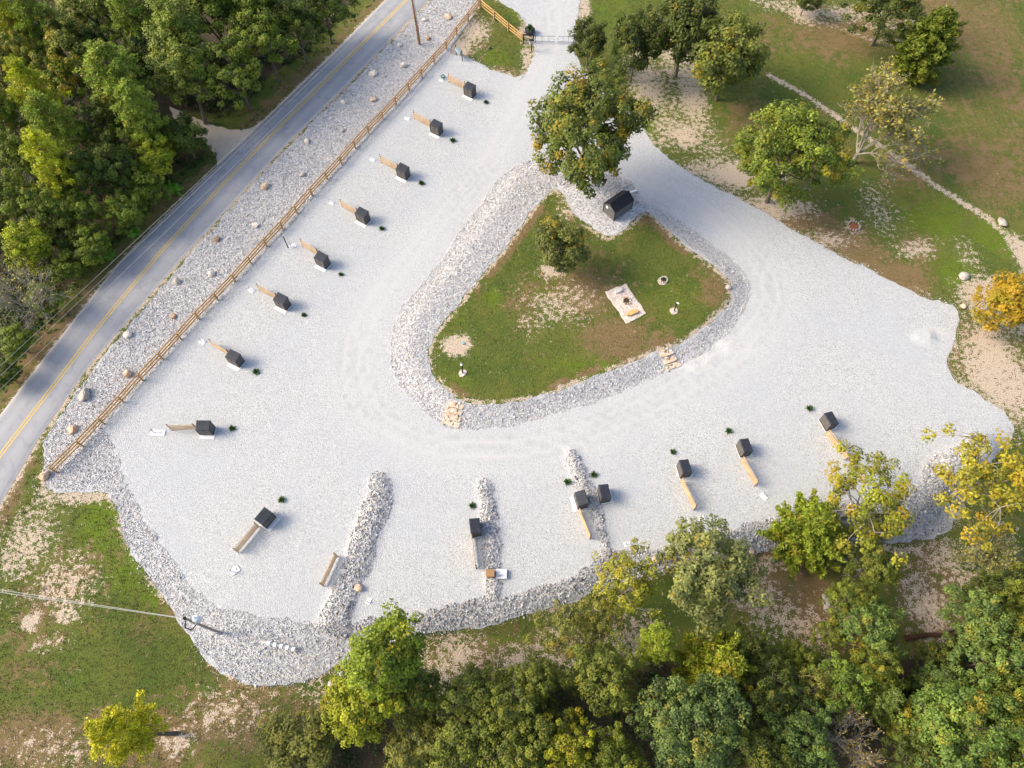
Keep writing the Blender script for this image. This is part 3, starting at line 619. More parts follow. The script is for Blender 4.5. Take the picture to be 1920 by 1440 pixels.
# ------------------------------------------------------------------ large shed
c0, c1, c2 = (np.array(GT(*p)[:2]) for p in ((1150, 415), (1185.5, 392), (1128.5, 398)))
yaw = math.atan2(*(c1-c0)[::-1]); L, Wd = np.hypot(*(c1-c0))*.93, np.hypot(*(c2-c0))
z0 = float(hfun(((c1+c2)/2)[None])[0])+.03
sh = thing('shed', (*((c1+c2)/2), z0), yaw, 'large black shingled shed with grey walls under the big oak', 'shed')
hx, hy, hw, hr = L/2, Wd/2, 1.78, 2.72
b = MB(); hr = 2.5; b.add([(-hx, -hy, 0), (hx, -hy, 0), (hx, hy, 0), (-hx, hy, 0), (-hx, -hy, hw), (hx, -hy, hw), (hx, hy, hw), (-hx, hy, hw), (-hx, 0, hr), (hx, 0, hr)], [(0, 1, 5, 4), (2, 3, 7, 6), (0, 4, 8, 7, 3), (1, 2, 6, 9, 5), (4, 5, 9, 8), (6, 7, 8, 9)])
b.obj('wall', M['shed_wall'], sh)
b = MB(); e = .12
prof = [(-hy-.07, hw-.12), (-hy-.07, hw-.03), (0, hr+.07), (hy+.07, hw-.03), (hy+.07, hw-.12), (0, hr-.02)]
b.loft([[(x, y, z+.06) for y, z in prof] for x in (-hx-e, hx+e)]); rf = b.obj('roof', M['shingle'], sh)
MB().box(-hx-.14, hx+.14, -.08, .08, hr+.11, hr+.16, .01).obj('ridge_cap', M['resin_trim'], rf)
for sx in (-1, 1):
    for sy in (-1, 1): MB().box(sx*hx-.05, sx*hx+.05, sy*hy-.05, sy*hy+.05, 0, hw-.06).obj('corner_trim', M['resin_trim'], sh)
d = MB().box(-hx*.45, hx*.45, -hy-.045, -hy-.002, .08, 1.62, .01).obj('door', M['shed_wall'], sh); MB().box(.0, .05, -hy-.09, -hy-.047, .75, .95).obj('handle', M['black_metal'], d)
MB().box(-hx-.03, -hx-.004, .28, .68, 1.25, 1.72, .005).obj('notice', M['white_plastic'], sh); MB().box(-hx-.03, -hx-.004, -.25, .05, 1.75, 1.92, .005).obj('vent', M['grey_metal'], sh)
for q in [(1183,357),(1096,428)]: pass
x, y, z, _ = GT(1187, 361); tag(MB().box(-.55, .55, -.13, .13, 0, .3, .03).obj('white_block', M['white_plastic'], None, (x, y, z+.02), .4), 'small white block lying behind the black shed', 'block')

# ------------------------------------------------------------------ poles and wires
def pole(px, top, r0, r1, mat, label):
    x, y, z, _ = GT(*px); t = thing('utility_pole', (x, y, z), 0, label, 'utility pole')
    MB().tube([(0, 0, -.2), (top[0]*.5, top[1]*.5, top[2]*.5), top], [r0, (r0+r1)/2, r1], 10).obj('shaft', mat, t); return t, Vector((x, y, z))
t, b0 = pole((413, 1187), (-.25, .1, 8.9), .16, .11, M['pole_grey'], 'weathered utility pole with a white transformer at the lower left edge of the lot')
tr = MB().lathe([(.05, 0), (.34, .03), (.36, .15), (.36, .85), (.30, .95), (.0, 1.02)], 14, (.52, .2, 7.35)).obj('transformer', M['white_plastic'], t, smooth=True); MB().tube([(.52, .2, 8.3), (.5, .35, 8.75)], .07, 8).obj('bushing', M['white_plastic'], tr)
MB().box(.05, .3, .02, .2, 7.5, 7.62).obj('bracket', M['grey_metal'], t)
MB().tube([(-.25, -.1, 8.5), (-.5, -.6, 7.8), (.0, -.75, 7.2), (.15, -.2, 6.9)], .06, 6).obj('cable_loop', M['black_metal'], t); MB().lathe([(.1, -.1), (.16, 0), (.16, .2), (.08, .3)], 10, (-.25, .1, 8.75)).obj('insulator', M['black_metal'], t)
MB().box(.10, .42, -.28, -.12, .5, 1.9, .02).obj('meter_box', M['grey_metal'], t); MB().tube([(.13, -.13, .1), (.05, -.1, 6.8)], .045, 6).obj('conduit', M['grey_metal'], t)
t, b1 = pole((786.5, 84), (-.35, .1, 11.0), .19, .13, M['pole_wood'], 'tall brown utility pole standing in the stone strip beside the road')
MB().box(-1.5, .8, -.06, .06, 10.3, 10.44).obj('crossarm', M['pole_wood'], t)
MB().tube([(.2, .06, .1), (.0, .16, 10.2)], .05, 6).obj('conduit', M['grey_metal'], t)
def wire(name, a, b, sag, r, label, grp):
    a, b = Vector(a), Vector(b); p = [a.lerp(b, s)-Vector((0, 0, 4*sag*s*(1-s))) for s in np.linspace(0, 1, 30)]
    tag(MB().tube(p, r, 5).obj(name, M['cable'], None), label, 'wire', grp)
for dz, px, lb in ((0, 1101, 'upper of the two pale overhead wires reaching the lower left pole'), (-.35, 1106, 'lower of the two pale overhead wires reaching the lower left pole')):
    g, _ = G(-30, px, 8.8+dz); g2 = np.array(b0[:2])+(g-np.array(b0[:2]))*1.6
    wire('overhead_wire', b0+Vector((-.25, .1, 8.8+dz)), (g2[0], g2[1], 8.9+dz), .2, .03, lb, 'wires of the lower left pole')
for i, (p, q, lb) in enumerate((((0,685),(217,503),'uppermost of the three thin wires over the green roadside verge'), ((0,703),(175,548),'middle of the three thin wires over the green roadside verge'), ((0,725),(160,585),'lowest of the three thin wires over the green roadside verge'))):
    a, _ = G(*p, 8.5); e = Vector((b1[0]-.35-.6+.6*i, b1[1]+.1, b1[2]+10.5-.9*(i == 2))); d = np.array([a[0]-e[0], a[1]-e[1]]); a2 = np.array(e[:2])+d*1.35
    wire('power_line', e, (a2[0], a2[1], 8.2), .5, .016, lb, 'power lines along the road')

# ------------------------------------------------------------------ posts, gate, meters, planter
def post_light(px, h, label, pad=True):
    x, y, z, _ = GT(*px); t = thing('post_light', (x, y, z), random.uniform(0, 6), label, 'post light')
    MB().box(-.07, .07, -.07, .07, -.05, h, .01).obj('post', M['black_metal'], t); hd = MB().box(-.22, .05, -.1, .1, h+.002, h+.16, .03).obj('head', M['white_plastic'], t); MB().tube([(-.1, 0, h+.05), (-.3, .12, h+.22)], .05, 6).obj('arm', M['white_plastic'], hd)
    return t
post_light((867.7, 700), 2.0, 'black post with a white head at the lower left tip of the grass island')
post_light((1263.7, 584), 1.95, 'black post with a white head near the right side of the grass island')
x, y, z, _ = GT(540.3, 464.5); t = thing('tall_post', (x, y, z), 0, 'tall slim black post by the middle of the long rail fence', 'post')
MB().tube([(0, 0, 0), (0, 0, 2.4)], .075, 8).obj('shaft', M['black_metal'], t); MB().tube([(0, 0, 2.4), (0, 0, 2.85)], .05, 8).obj('tip', M['grey_metal'], t)
def stone_pad(name, pts, mat, label, cat, th=.10):
    p = rough_edge(GTP(pts), .25, .1, 41, 0 if len(pts) == 5 else 1); c = p.mean(0); z = float(hfun(c[None])[0]); q = p-c
    b = MB(); b.loft([[(u, v, -.1) for u, v in q], [(u, v, th-.03) for u, v in q], [(u*.96, v*.96, th) for u, v in q]]); return tag(b.obj(name, mat, None, (c[0], c[1], z)), label, cat)
stone_pad('stone_pad', [(860,694),(867,692),(877,695),(874,703),(866,708),(860,703)], M['patio'], 'pinkish stone pad under the black post at the island tip', 'stone pad')
stone_pad('stone_pad', [(1254,582),(1265,577),(1272,586),(1263,592)], M['patio'], 'pinkish stone pad under the black post at the right side of the island', 'stone pad')
stone_pad('stone_pad', [(1232,525),(1240,516),(1252,518),(1254,529),(1244,537),(1234,531)], M['patio'], 'pinkish gravel pad under the small ring planter on the island', 'stone pad', .06)
pat = stone_pad('fire_pit_patio', [(1134,547),(1175,532),(1212,588),(1174,607),(1143,560)], M['patio'], 'pale gravel rectangle with a fire ring and two stone benches on the grass island', 'patio', .10)
def slab(px, L, W, H, rz, mat, label, name='stone_bench', cat='stone bench', up=.08):
    x, y, z, _ = GT(*px); n = 14; R = []
    rg = np.random.default_rng(int(px[0])); k = rg.uniform(.85, 1.08, n)
    for zz, s in ((0, .93), (H*.25, 1), (H*.8, 1), (H, .93)): R.append([(L/2*s*k[i]*np.sign(math.cos(a))*abs(math.cos(a))**.6, W/2*s*k[i]*np.sign(math.sin(a))*abs(math.sin(a))**.6, zz) for i, a in enumerate(np.linspace(0, 2*math.pi, n, endpoint=False))])
    return tag(MB().loft(R).obj(name, mat, None, (x, y, z+up), math.radians(rz)), label, cat)
slab((1159.5,547), 1.15, .62, .35, 28, M['boulder_white'], 'white stone bench on the gravel rectangle, above the fire ring')
slab((1185,588), 1.7, .72, .35, 22, M['slab_tan'], 'tan stone bench on the gravel rectangle, below the fire ring')
def ring(name, px, R, n, h, mats, label, cat, fill, up=.05, plant=False):
    x, y, z, _ = GT(*px); t = thing(name, (x, y, z+up), 0, label, cat)
    for i in range(n):
        a = 6.283*i/n; s = R*2.4/n*random.uniform(.95, 1.2); v = OCT_V*np.array([s, s, h])*np.random.default_rng(i+3).uniform(.75, 1.2, (8, 1))
        link('stone', npmesh('stone', v, OCT_F), mats[i % len(mats)], t, (R*math.cos(a), R*math.sin(a), h*.55), random.uniform(0, 3))
    MB().lathe([(R*.8, -.05), (R*.8, .08), (.0, .14)], 14).obj('ash' if not plant else 'soil', fill, t)
    if plant: copy = [c for c in plp.children if c.name.startswith('leaves')][0].copy(); C.objects.link(copy); copy.parent = t; copy.location = (0, 0, .1); copy.scale = (.7, .7, .9)
ring('fire_ring', (1174.5,565.5), .52, 9, .26, [M['boulder_white'], M['boulder_tan'], M['boulder_grey'], M['slab_tan']], 'small stone fire ring between two stone benches on the island', 'fire ring', M['soil'], .10)
ring('ring_planter', (1244,525.5), .48, 10, .2, [M['boulder_white']], 'small round planter ringed with white stones on the island', 'planter', M['soil'], .06, True)
ring('fire_ring', (1600,425), .82, 13, .32, [M['boulder_grey'], M['boulder_tan'], M['boulder_grey']], 'grey stone fire ring with orange ash in the patchy grass right of the lot', 'fire ring', M['terracotta'])
# stone steps
def steps(pts, n, label):
    q = GTP(pts); t = thing('stone_steps', (*q.mean(0), float(hfun(q.mean(0)[None])[0])), 0, label, 'stone steps'); b0 = q.mean(0); z0 = t.location.z
    top, bot = (q[0]+q[1])/2, (q[3]+q[2])/2
    for i in range(n):
        f0, f1 = i/n, (i+1)/n; A = [q[0]*(1-f)+q[3]*f for f in (f0, f1)]; B = [q[1]*(1-f)+q[2]*f for f in (f0, f1)]
        P = np.array([A[0], B[0], B[1], A[1]]); zt = float(hfun(P.mean(0)[None])[0])+.14-z0; P = rough_edge(P, .28, .07, i*3+51, 0)-b0
        MB().loft([[(u, v, zt-.5) for u, v in P], [(u, v, zt-.03) for u, v in P], [(u*.99, v*.99, zt) for u, v in P]]).obj('step', M['step_flag'], t)
    k = np.random.default_rng(5)
    for i in range(16):
        u, v = k.uniform(.1, .9), (i+.5)/16
        p = (q[0]*(1-u)+q[1]*u)*(1-v)+(q[3]*(1-u)+q[2]*u)*v; z = float(hfun(p[None])[0])+.15-z0
        V = ROK_V*np.array([k.uniform(.18, .36), k.uniform(.16, .30), .10])*k.uniform(.75, 1.2, (6, 1))
        link('flagstone', npmesh('flagstone', V, ROK_F, False, {'rnd': np.full(6, k.random()), 'rnd2': np.full(6, k.random())}), M['step_stone'], t, (*(p-b0), z), k.uniform(0, 6))
k = NT('step_flag'); k.P(True); sp = k.n('ShaderNodeSeparateColor'); k.set(sp.inputs[0], k.voro(3.4)); k.col(k.mix(k.step(k.voro(3.4, 'Distance', 'DISTANCE_TO_EDGE'), .0, .05), (.22, .15, .09), k.ramp(sp.outputs[0], [(0., (.54, .40, .28)), (.5, (.62, .52, .39)), (1., (.68, .62, .53))]))); M['step_flag'] = k.m
steps([(842,752),(870,757),(861,804),(827,795)], 4, 'tan stone steps crossing the stone band at the lower left tip of the island')
steps([(1234,658),(1256,652),(1277,686),(1250,698)], 3, 'tan stone steps crossing the stone band at the lower right side of the island')
# gate
gl, gm, gr = (np.array(GT(*p)[:2]) for p in ((1003, 80), (1043, 81), (1076, 82)))
tube = lambda p, r=.035: MB().tube(p, r, 6)
for a, b, lb in ((gl, gm, 'left leaf of the grey tube gate across the entrance drive'), (gr, gm, 'right leaf of the grey tube gate across the entrance drive')):
    e = b-a; L = np.hypot(*e)-.12; t = thing('gate_leaf', (a[0], a[1], float(hfun(a[None])[0])+.04), math.atan2(e[1], e[0]), lb, 'gate', 'leaves of the entrance gate')
    for z in (.25, 1.25): tube([(0, 0, z), (L, 0, z)], .05).obj('rail', M['grey_metal'], t)
    tube([(L-.02, 0, .22), (L-.02, 0, 1.28)], .06).obj('end_post', M['white_plastic'], t); tube([(.02, 0, .05), (.02, 0, 1.4)], .06).obj('hinge_post', M['black_metal'], t)
    for f in (.33, .66): tube([(L*f, 0, .25), (L*f, 0, 1.25)], .035).obj('upright', M['grey_metal'], t)
    MB().box(L*.9, L*.97, -.04, .04, .62, .82).obj('latch_plate', M['white_plastic'], t)
x, y, z, _ = GT(980.5, 81.5); x2, y2, _, _ = GT(1000, 81); t = thing('entry_posts', (x, y, z), math.atan2(y2-y, x2-x), 'black two post frame beside the entrance gate', 'entry posts'); L = math.hypot(x2-x, y2-y)
for q in (0, L): MB().box(q-.09, q+.09, -.09, .09, -.05, 1.75, .01).obj('post', M['black_metal'], t)
MB().box(.095, L-.095, -.05, .05, 1.5, 1.72, .01).obj('crossbar', M['black_metal'], t)
x, y, z, _ = GT(996.3, 96.2); t = thing('keypad_post', (x, y, z), .1, 'black post with a pale keypad box by the entrance gate', 'keypad post')
MB().tube([(0, 0, 0), (0, 0, 1.45)], .09, 8).obj('post', M['black_metal'], t); kb = MB().box(-.38, .38, -.2, .25, 1.452, 2.05, .05).obj('box', M['boulder_white'], t); MB().box(-.42, .42, -.24, .29, 2.052, 2.12, .02).obj('hood', M['black_metal'], kb); MB().box(-.2, .2, -.23, -.202, 1.6, 1.9).obj('keypad', M['grey_metal'], kb)
x, y, z, _ = GT(993.5, 62.5); t = thing('barrel_planter', (x, y, z), 0, 'dark tub planter holding a green bush by the entrance gate', 'planter')
MB().lathe([(.55, 0), (.85, .3), (.85, .8), (.75, .8), (.7, .72), (0, .74)], 16).obj('tub', M['resin_roof'], t)
lv = [c for c in plp.children if c.name.startswith('leaves')][0].copy(); C.objects.link(lv); lv.parent = t; lv.location = (0, 0, .7); lv.scale = (1.7, 1.7, 2.4)
a, b = np.array(GT(855.5, 103)[:2]), np.array(GT(867, 114)[:2]); e = b-a; t = thing('meter_rack', (a[0], a[1], float(hfun(a[None])[0])), math.atan2(e[1], e[0]), 'rack of pale blue utility boxes beside the rail fence near the entrance lawn', 'meter rack'); L = np.hypot(*e)
for q in (0, L): MB().box(q-.06, q+.06, -.06, .06, -.05, 1.9, .01).obj('post', M['black_metal'], t)
for zz in (.9, 1.6): MB().box(.065, L-.065, .02, .06, zz, zz+.08).obj('rail', M['grey_metal'], t)
for i in range(4):
    q = L*(.12+.19*i); mbx = MB().box(q, q+L*.15, -.18, .018, .75, 1.7, .02).obj('meter_box', M['blue_grey'], t); MB().lathe([(.0, 0), (.1, .01), (.1, .08), (0, .1)], 10).obj('dial', M['white_plastic'], mbx, (q+L*.075, -.2, 1.35)).rotation_euler = (math.pi/2, 0, 0)
for px, r, m_, lb, nm, ct in (((919.5,91), .3, 'black_metal', 'round black lid in the patchy entrance lawn', 'manhole_lid', 'lid'), ((869,644), .22, 'blue_grey', 'small teal valve lid on the bare patch at the island tip', 'valve_lid', 'lid'), ((1017,513), .18, 'terracotta', 'small rust red valve lid beside the island tree', 'valve_lid', 'lid')):
    x, y, z, _ = GT(*px); tag(MB().lathe([(r, -.05), (r, .08), (r*.85, .12), (0, .13)], 14).obj(nm, M[m_], None, (x, y, z+.02)), lb, ct)
# striped row of blocks lying in the stone
p0, p1 = np.array(GT(503, 1206)[:2]), np.array(GT(556, 1219)[:2]); e = p1-p0; z = max(float(hfun(p0[None])[0]), float(hfun(p1[None])[0])); t = thing('striped_pipe', (*p0, z+.18), math.atan2(e[1], e[0]), 'white and grey banded drain pipe lying on the stone at the lower left', 'pipe'); L = np.hypot(*e); n = 9
for i in range(n): MB().tube([(L*i/n, 0, .12), (L*(i+1)/n-.004, 0, .12)], .24 if i % 2 == 0 else .20, 12).obj('band', M['white_plastic' if i % 2 == 0 else 'grey_metal'], t)

# ------------------------------------------------------------------ boulders
def boulder(px, r, mat, label, flat=.75, grp='boulders in the roadside stone', name='boulder'):
    import bmesh
    rg = np.random.default_rng(int(px[0]*7+px[1])); bm = bmesh.new(); bmesh.ops.create_icosphere(bm, subdivisions=2, radius=1)
    pl = [(Vector(rg.normal(size=3)).normalized(), rg.uniform(.55, .85)) for _ in range(9)]; sc = rg.uniform(.75, 1.3, 2)
    for v in bm.verts:
        for d, c in pl:
            t = v.co.dot(d)
            if t > c: v.co -= d*(t-c)*.95
        v.co = Vector((v.co.x*sc[0]*r, v.co.y*sc[1]*r, v.co.z*r*flat))
    me = bpy.data.meshes.new(name); bm.to_mesh(me); bm.free(); x, y, z, _ = GT(*px)
    return tag(link(name, me, M[mat], None, (x, y, z+r*flat*.55), rg.uniform(0, 6)), label, 'boulder', grp)
for px, r, mt, lb in [((841,34),.62,'tan','tan boulder nearest the fence corner at the top of the stone strip'), ((796.5,39),.55,'white','pale boulder just right of the roadside utility pole'), ((803,73),.5,'brown','reddish brown boulder just below right of the roadside utility pole'), ((750.5,86),.55,'white','rounded cream boulder left of the roadside utility pole foot'), ((756.5,125),.72,'white','long cream boulder below the roadside utility pole'), ((700.5,140),.68,'white','flat cream boulder near the road edge below the utility pole'), ((700,188),.6,'tan','tan boulder near the rail fence level with the second box'), ((644,193),.55,'white','cream boulder by the road edge level with the second box'), ((643,246),.42,'grey','small grey boulder close to the rail fence level with the third box'), ((576.5,267),.6,'white','white boulder near the road, across from the dirt driveway'), ((568,329),.5,'grey','grey upright boulder close to the rail fence level with the third box'), ((498,351),.7,'tan','two toned tan and white boulder below the dirt driveway'), ((480.5,424),.62,'white','bright white boulder left of the tall black post'), ((406.5,451),.65,'brown','split brown boulder near the road level with the tall black post'), ((397.5,515),.62,'white','cream boulder beside the fence level with the fifth screen'), ((332.5,530),.68,'grey','grey boulder near the road level with the sixth box'), ((325.5,594),.45,'brown','small upright brown boulder left of the seventh screen'), ((241,630),.65,'white','white boulder close to the road bend'), ((241,702),.85,'tan','big tan boulder touching the rail fence'), ((161.5,743),.95,'grey','biggest jagged grey boulder near the road bend'), ((137,807),.62,'tan','half white half orange boulder by the lower fence end'), ((86.5,893),.85,'tan','white and rust boulder just past the lower end of the rail fence')]:
    boulder(px, r*.92, 'boulder_'+mt, lb)
for px, r, mt, lb in [((1366,540),.5,'grey','pale boulder where the stone band meets the right tip of the island'), ((1806,519),.7,'grey','pale grey boulder in the grass above the bare sandy corner'), ((1876,419),.8,'grey','large pale boulder beside the pale drainage line'), ((1805,576),.55,'tan','tan boulder at the right corner of the gravel lot'), ((673,1103),.5,'tan','small tan boulder on the right edge of the widest divider'), ((1409,1038),.5,'tan','small round tan boulder at the foot of the bank'), ((1228,1050),.5,'tan','tan boulder on the bank behind the yellowing trees'), ((640,1270),.7,'grey','grey rock at the foot of the bank left of the tall yellow green tree'), ((623,1287),.8,'grey','lower grey rock left of the tall yellow green tree'), ((1262,577),.2,'grey','tiny grey rock by the island post')][:9]:
    boulder(px, r, 'boulder_'+mt, lb, .6, 'boulders around the lot')
x, y, z, _ = GT(1548, 1129); tag(MB().box(-.32, .32, -.85, .85, 0, .5, .05).obj('stone_block', M['boulder_grey'], None, (x, y, z-.05), -.06), 'grey squared stone block on the bare ground in the lower right wood', 'stone block')
p0, p1 = np.array(GT(1695, 1197)[:2]), np.array(GT(1790, 1190)[:2]); e = p1-p0; z = float(hfun(p0[None])[0]); tag(MB().tube([(0, 0, .22), (np.hypot(*e)*.5, .15, .28), (np.hypot(*e), 0, .2)], [.3, .26, .17], 9).obj('fallen_log', M['dark_wood'], None, (*p0, z), math.atan2(e[1], e[0])), 'dark fallen log at the lower edge of the bare patch in the wood', 'log')
p0, p1 = np.array(GT(1441, 1053)[:2]), np.array(GT(1485, 1033)[:2]); e = p1-p0; z = float(hfun(p0[None])[0]); tag(MB().tube([(0, 0, .25), (np.hypot(*e), 0, .3)], [.32, .2], 9).obj('cut_log', M['pale_bark'], None, (*p0, z), math.atan2(e[1], e[0])), 'pale cut log at the foot of the bank beside the yellow cedar', 'log')
# heap of crushed stone near the right corner of the lot
hp = GTP([(1700,628),(1722,618),(1752,612),(1766,630),(1768,650),(1745,655),(1715,648)]); hp = rough_edge(hp, .3, .2, 71)
cc = hp.mean(0); g = rng.uniform(-2.6, 2.6, (900, 2))+cc; g = g[sdist(g, hp) > .1]; pts = np.vstack([hp, g]); r = delaunay_2d_cdt([Vector(q) for q in pts], [(i, (i+1) % len(hp)) for i in range(len(hp))], [], 0, 1e-4)
P = np.array([tuple(q) for q in r[0]]); F = np.array([f for f in r[2] if len(f) == 3]); F = F[inside(P[F].mean(1), hp)]; z = hfun(P)+.05+.5*ss(sdist(P, hp)/2.2)*(.45+.8*vnoise(P, .9, 33))
tag(link('gravel_heap', npmesh('gravel_heap', np.c_[P, z], F, True, {'rock': np.zeros(len(P)), 'track': np.full(len(P), .3), 'dust': .15*vnoise(P, .8, 9)}), M['gravel']), 'low heap of pale crushed stone near the right corner of the lot', 'gravel heap')

# ------------------------------------------------------------------ trees
def qtubes(chains, sides=5):
    """chains: (points (n,3), radii (n)) -> one mesh"""
    V = []; F = []; b = 0; ang = np.linspace(0, 2*np.pi, sides, endpoint=False)
    for P, R in chains:
        P = np.asarray(P, float); n = len(P); d = np.gradient(P, axis=0); d /= np.linalg.norm(d, axis=1)[:, None]+1e-9
        a = np.cross(d, (0, 0, 1.)); l = np.linalg.norm(a, axis=1)[:, None]; a = np.where(l > .08, a/(l+1e-9), np.array([1., 0, 0])); c = np.cross(d, a)
        V.append((P[:, None]+(a[:, None]*np.cos(ang)[None, :, None]+c[:, None]*np.sin(ang)[None, :, None])*np.asarray(R)[:, None, None]).reshape(-1, 3))
        i = np.arange(n-1)[:, None]*sides+np.arange(sides)[None]; j = np.arange(n-1)[:, None]*sides+(np.arange(sides)[None]+1) % sides
        F.append(b+np.stack([i, j, j+sides, i+sides], -1).reshape(-1, 4)); b += n*sides
    return np.vstack(V), np.vstack(F)
def unit(v): return v/(np.linalg.norm(v, axis=-1, keepdims=True)+1e-9)
def leaves(c, nrm, size, ratio, r, tint, aut):
    n = len(c); nrm = unit(nrm); a = unit(np.cross(nrm, r.normal(size=(n, 3)))); b = np.cross(nrm, a)
    s = (size*r.uniform(.65, 1.3, n))[:, None]
    V = np.stack([c-a*s, c+b*s*ratio-nrm*s*.12, c+a*s, c-b*s*ratio-nrm*s*.12], 1).reshape(-1, 3)
    return V, np.arange(4*n).reshape(-1, 4), np.repeat(tint, 4), np.repeat(aut, 4)
def bez(a, b, r, n=5, lift=.0, wob=.25):
    a, b = np.asarray(a, float), np.asarray(b, float); t = np.linspace(0, 1, n)[:, None]; L = np.linalg.norm(b-a)
    P = a*(1-t)+b*t; P = P+np.sin(np.pi*t)*(r.normal(size=3)*wob*L*.25+np.array([0, 0, lift*L])); return P
def broadleaf(seed, H=12., R=5., nl=9, ncl=135, per=88, clr=.76, leaf=.17, base=.2, gap=.25, flat=1.0, inner=.45):
    r = np.random.default_rng(seed); ch = []; cz = H*(base+1)/2; hz = H*(1-base)/2
    tr = bez((0, 0, -.3), (r.normal()*.4, r.normal()*.4, H*.78), r, 7, 0, .06); ch.append((tr, np.linspace(.035*H*.7, .05, 7)))
    ph = r.uniform(0, 6.28, 4); am = r.uniform(.08, .2, 4)
    limbs = []
    for i in range(nl):
        a = i*2.4+r.uniform(-.4, .4); f = r.uniform(.35, .95); k = min(5, int(f*6)); s = tr[k]; e = r.uniform(-.2, .9)
        end = np.array([math.cos(a)*R*.72*math.cos(e), math.sin(a)*R*.72*math.cos(e), cz+hz*.75*math.sin(e)]); p = bez(s, end, r, 6, .06, .3); limbs.append(p); ch.append((p, np.linspace(.02*H*.6*(1.1-f*.5), .035, 6)))
    # clumps fill lobes of an uneven crown; some sectors stay open
    lob = unit(r.normal(size=(7, 3))+np.array([0, 0, .25])); C_ = []
    while len(C_) < ncl:
        d = unit(r.normal(size=3)); d[2] = d[2] if d[2] > -.55 else -d[2]*.4
        th = math.atan2(d[1], d[0]); rad = .78+sum(am[q]*math.sin((q+2)*th+ph[q]+d[2]*2*q) for q in range(4))*.9+.22*max(0, (lob@d).max()-.75)*4
        if (lob@d).max() < gap and r.random() < .75: continue
        u = r.uniform(inner, 1.)**.6
        C_.append([d[0]*R*rad*u, d[1]*R*rad*u, cz+d[2]*hz*flat*min(1.05, rad+.1)*u])
    C_ = np.array(C_); rm = np.hypot(C_[:, 0], C_[:, 1]); C_[:, :2] *= R*.98/np.percentile(rm, 92)
    LP = np.vstack(limbs+[tr[3:]])
    for c in C_[::2]:
        q = LP[np.argmin(((LP-c)**2).sum(1)+np.where(LP[:, 2] > c[2], 2., 0))]; ch.append((bez(q, c, r, 4, .03, .3), np.linspace(.045, .012, 4)))
    n = len(C_)*per; ci = np.repeat(np.arange(len(C_)), per); d = unit(r.normal(size=(n, 3))); rr = r.uniform(.25, 1, n)**.55
    sc = r.uniform(.65, 1.25, len(C_))[ci]
    P = C_[ci]+d*(rr*clr*sc)[:, None]*np.array([1.1, 1.1, .75])
    out = unit(C_-np.array([0, 0, cz-hz*.4]))[ci]
    nrm = d*.55+out*.35+np.array([0, 0, .55])+r.normal(size=(n, 3))*.33
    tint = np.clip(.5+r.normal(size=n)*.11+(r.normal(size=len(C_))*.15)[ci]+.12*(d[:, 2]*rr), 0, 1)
    aut = np.clip(r.random(len(C_))[ci]*.85+r.normal(size=n)*.07+.08, 0, 1)
    return ch, leaves(P, nrm, leaf, .62, r, tint, aut)
def conifer(seed, H=16., R=3.6, kind='pine'):
    r = np.random.default_rng(seed); ch = []
    tr = bez((0, 0, -.3), (r.normal()*.5, r.normal()*.5, H*.97), r, 9, 0, .05); ch.append((tr, np.linspace(.016*H+.05, .04, 9)))
    tp = lambda f: np.array([np.interp(f, np.linspace(0, 1, 9), tr[:, q]) for q in range(3)])
    P = []; N = []; T = []; A = []
    if kind == 'pine':
        f = .40
        while f < 1:
            g = (f-.40)/.60; Rf = R*(1.0-.80*g**1.6)*r.uniform(.75, 1.12)*(.65+.35*min(1, g*4)); m = r.integers(5, 8)
            for i in range(m):
                a = i*6.283/m+r.uniform(-.5, .5)+f*9; L = Rf*r.uniform(.6, 1.1); s = tp(f); e = s+np.array([math.cos(a)*L, math.sin(a)*L, L*r.uniform(.12, .45)])
                p = bez(s, e, r, 5, -.04, .2); ch.append((p, np.linspace(.05, .015, 5)))
                nt = max(2, int(L/.62))
                for q in range(nt):
                    t = 1-q*.62/L*r.uniform(.8, 1.05); 
                    if t < .15: break
                    c = s+(e-s)*t+r.normal(size=3)*np.array([.28, .28, .2])*(1 if q else .2); k = 52; d = unit(r.normal(size=(k, 3))+np.array([0, 0, .45])); rad = r.uniform(.42, .62)
                    P.append(c+d*(r.uniform(.35, 1, k)[:, None])*rad); N.append(np.cross(d, r.normal(size=(k, 3)))*.8+np.array([0, 0, .5])+d*.35); T.append(np.full(k, .5+r.normal()*.14)+r.normal(size=k)*.12); A.append(np.full(k, r.random())+r.normal(size=k)*.08)
            f += r.uniform(.03, .055)
        lf, ra = .17, .34
    else:
        f = .06
        while f < 1:
            g = (f-.06)/.94; Rf = R*(1-g)**.62*(.6+.4*min(1, g*6))*r.uniform(.7, 1.2)+.12; m = r.integers(6, 10)
            for i in range(m):
                a = i*6.283/m+r.uniform(-.5, .5)+f*11; L = Rf*r.uniform(.6, 1.15); s = tp(f); e = s+np.array([math.cos(a)*L, math.sin(a)*L, L*r.uniform(.25, .75)])
                p = bez(s, e, r, 4, -.03, .15); ch.append((p, np.linspace(.03, .01, 4)))
                k = int(40+55*L); t = r.uniform(.25, 1.05, k)[:, None]; w_ = .30*(1.15-t)+.06
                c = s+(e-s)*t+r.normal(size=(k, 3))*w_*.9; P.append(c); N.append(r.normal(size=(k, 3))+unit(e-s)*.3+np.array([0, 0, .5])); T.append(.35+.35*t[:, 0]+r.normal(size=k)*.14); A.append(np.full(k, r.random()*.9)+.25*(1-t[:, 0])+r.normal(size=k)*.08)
            f += r.uniform(.028, .045)*8/H
        lf, ra = .19, .36
    P, N, T, A = np.vstack(P), np.vstack(N), np.clip(np.concatenate(T), 0, 1), np.clip(np.concatenate(A), 0, 1)
    return ch, leaves(P, N, lf, ra, r, T, A)
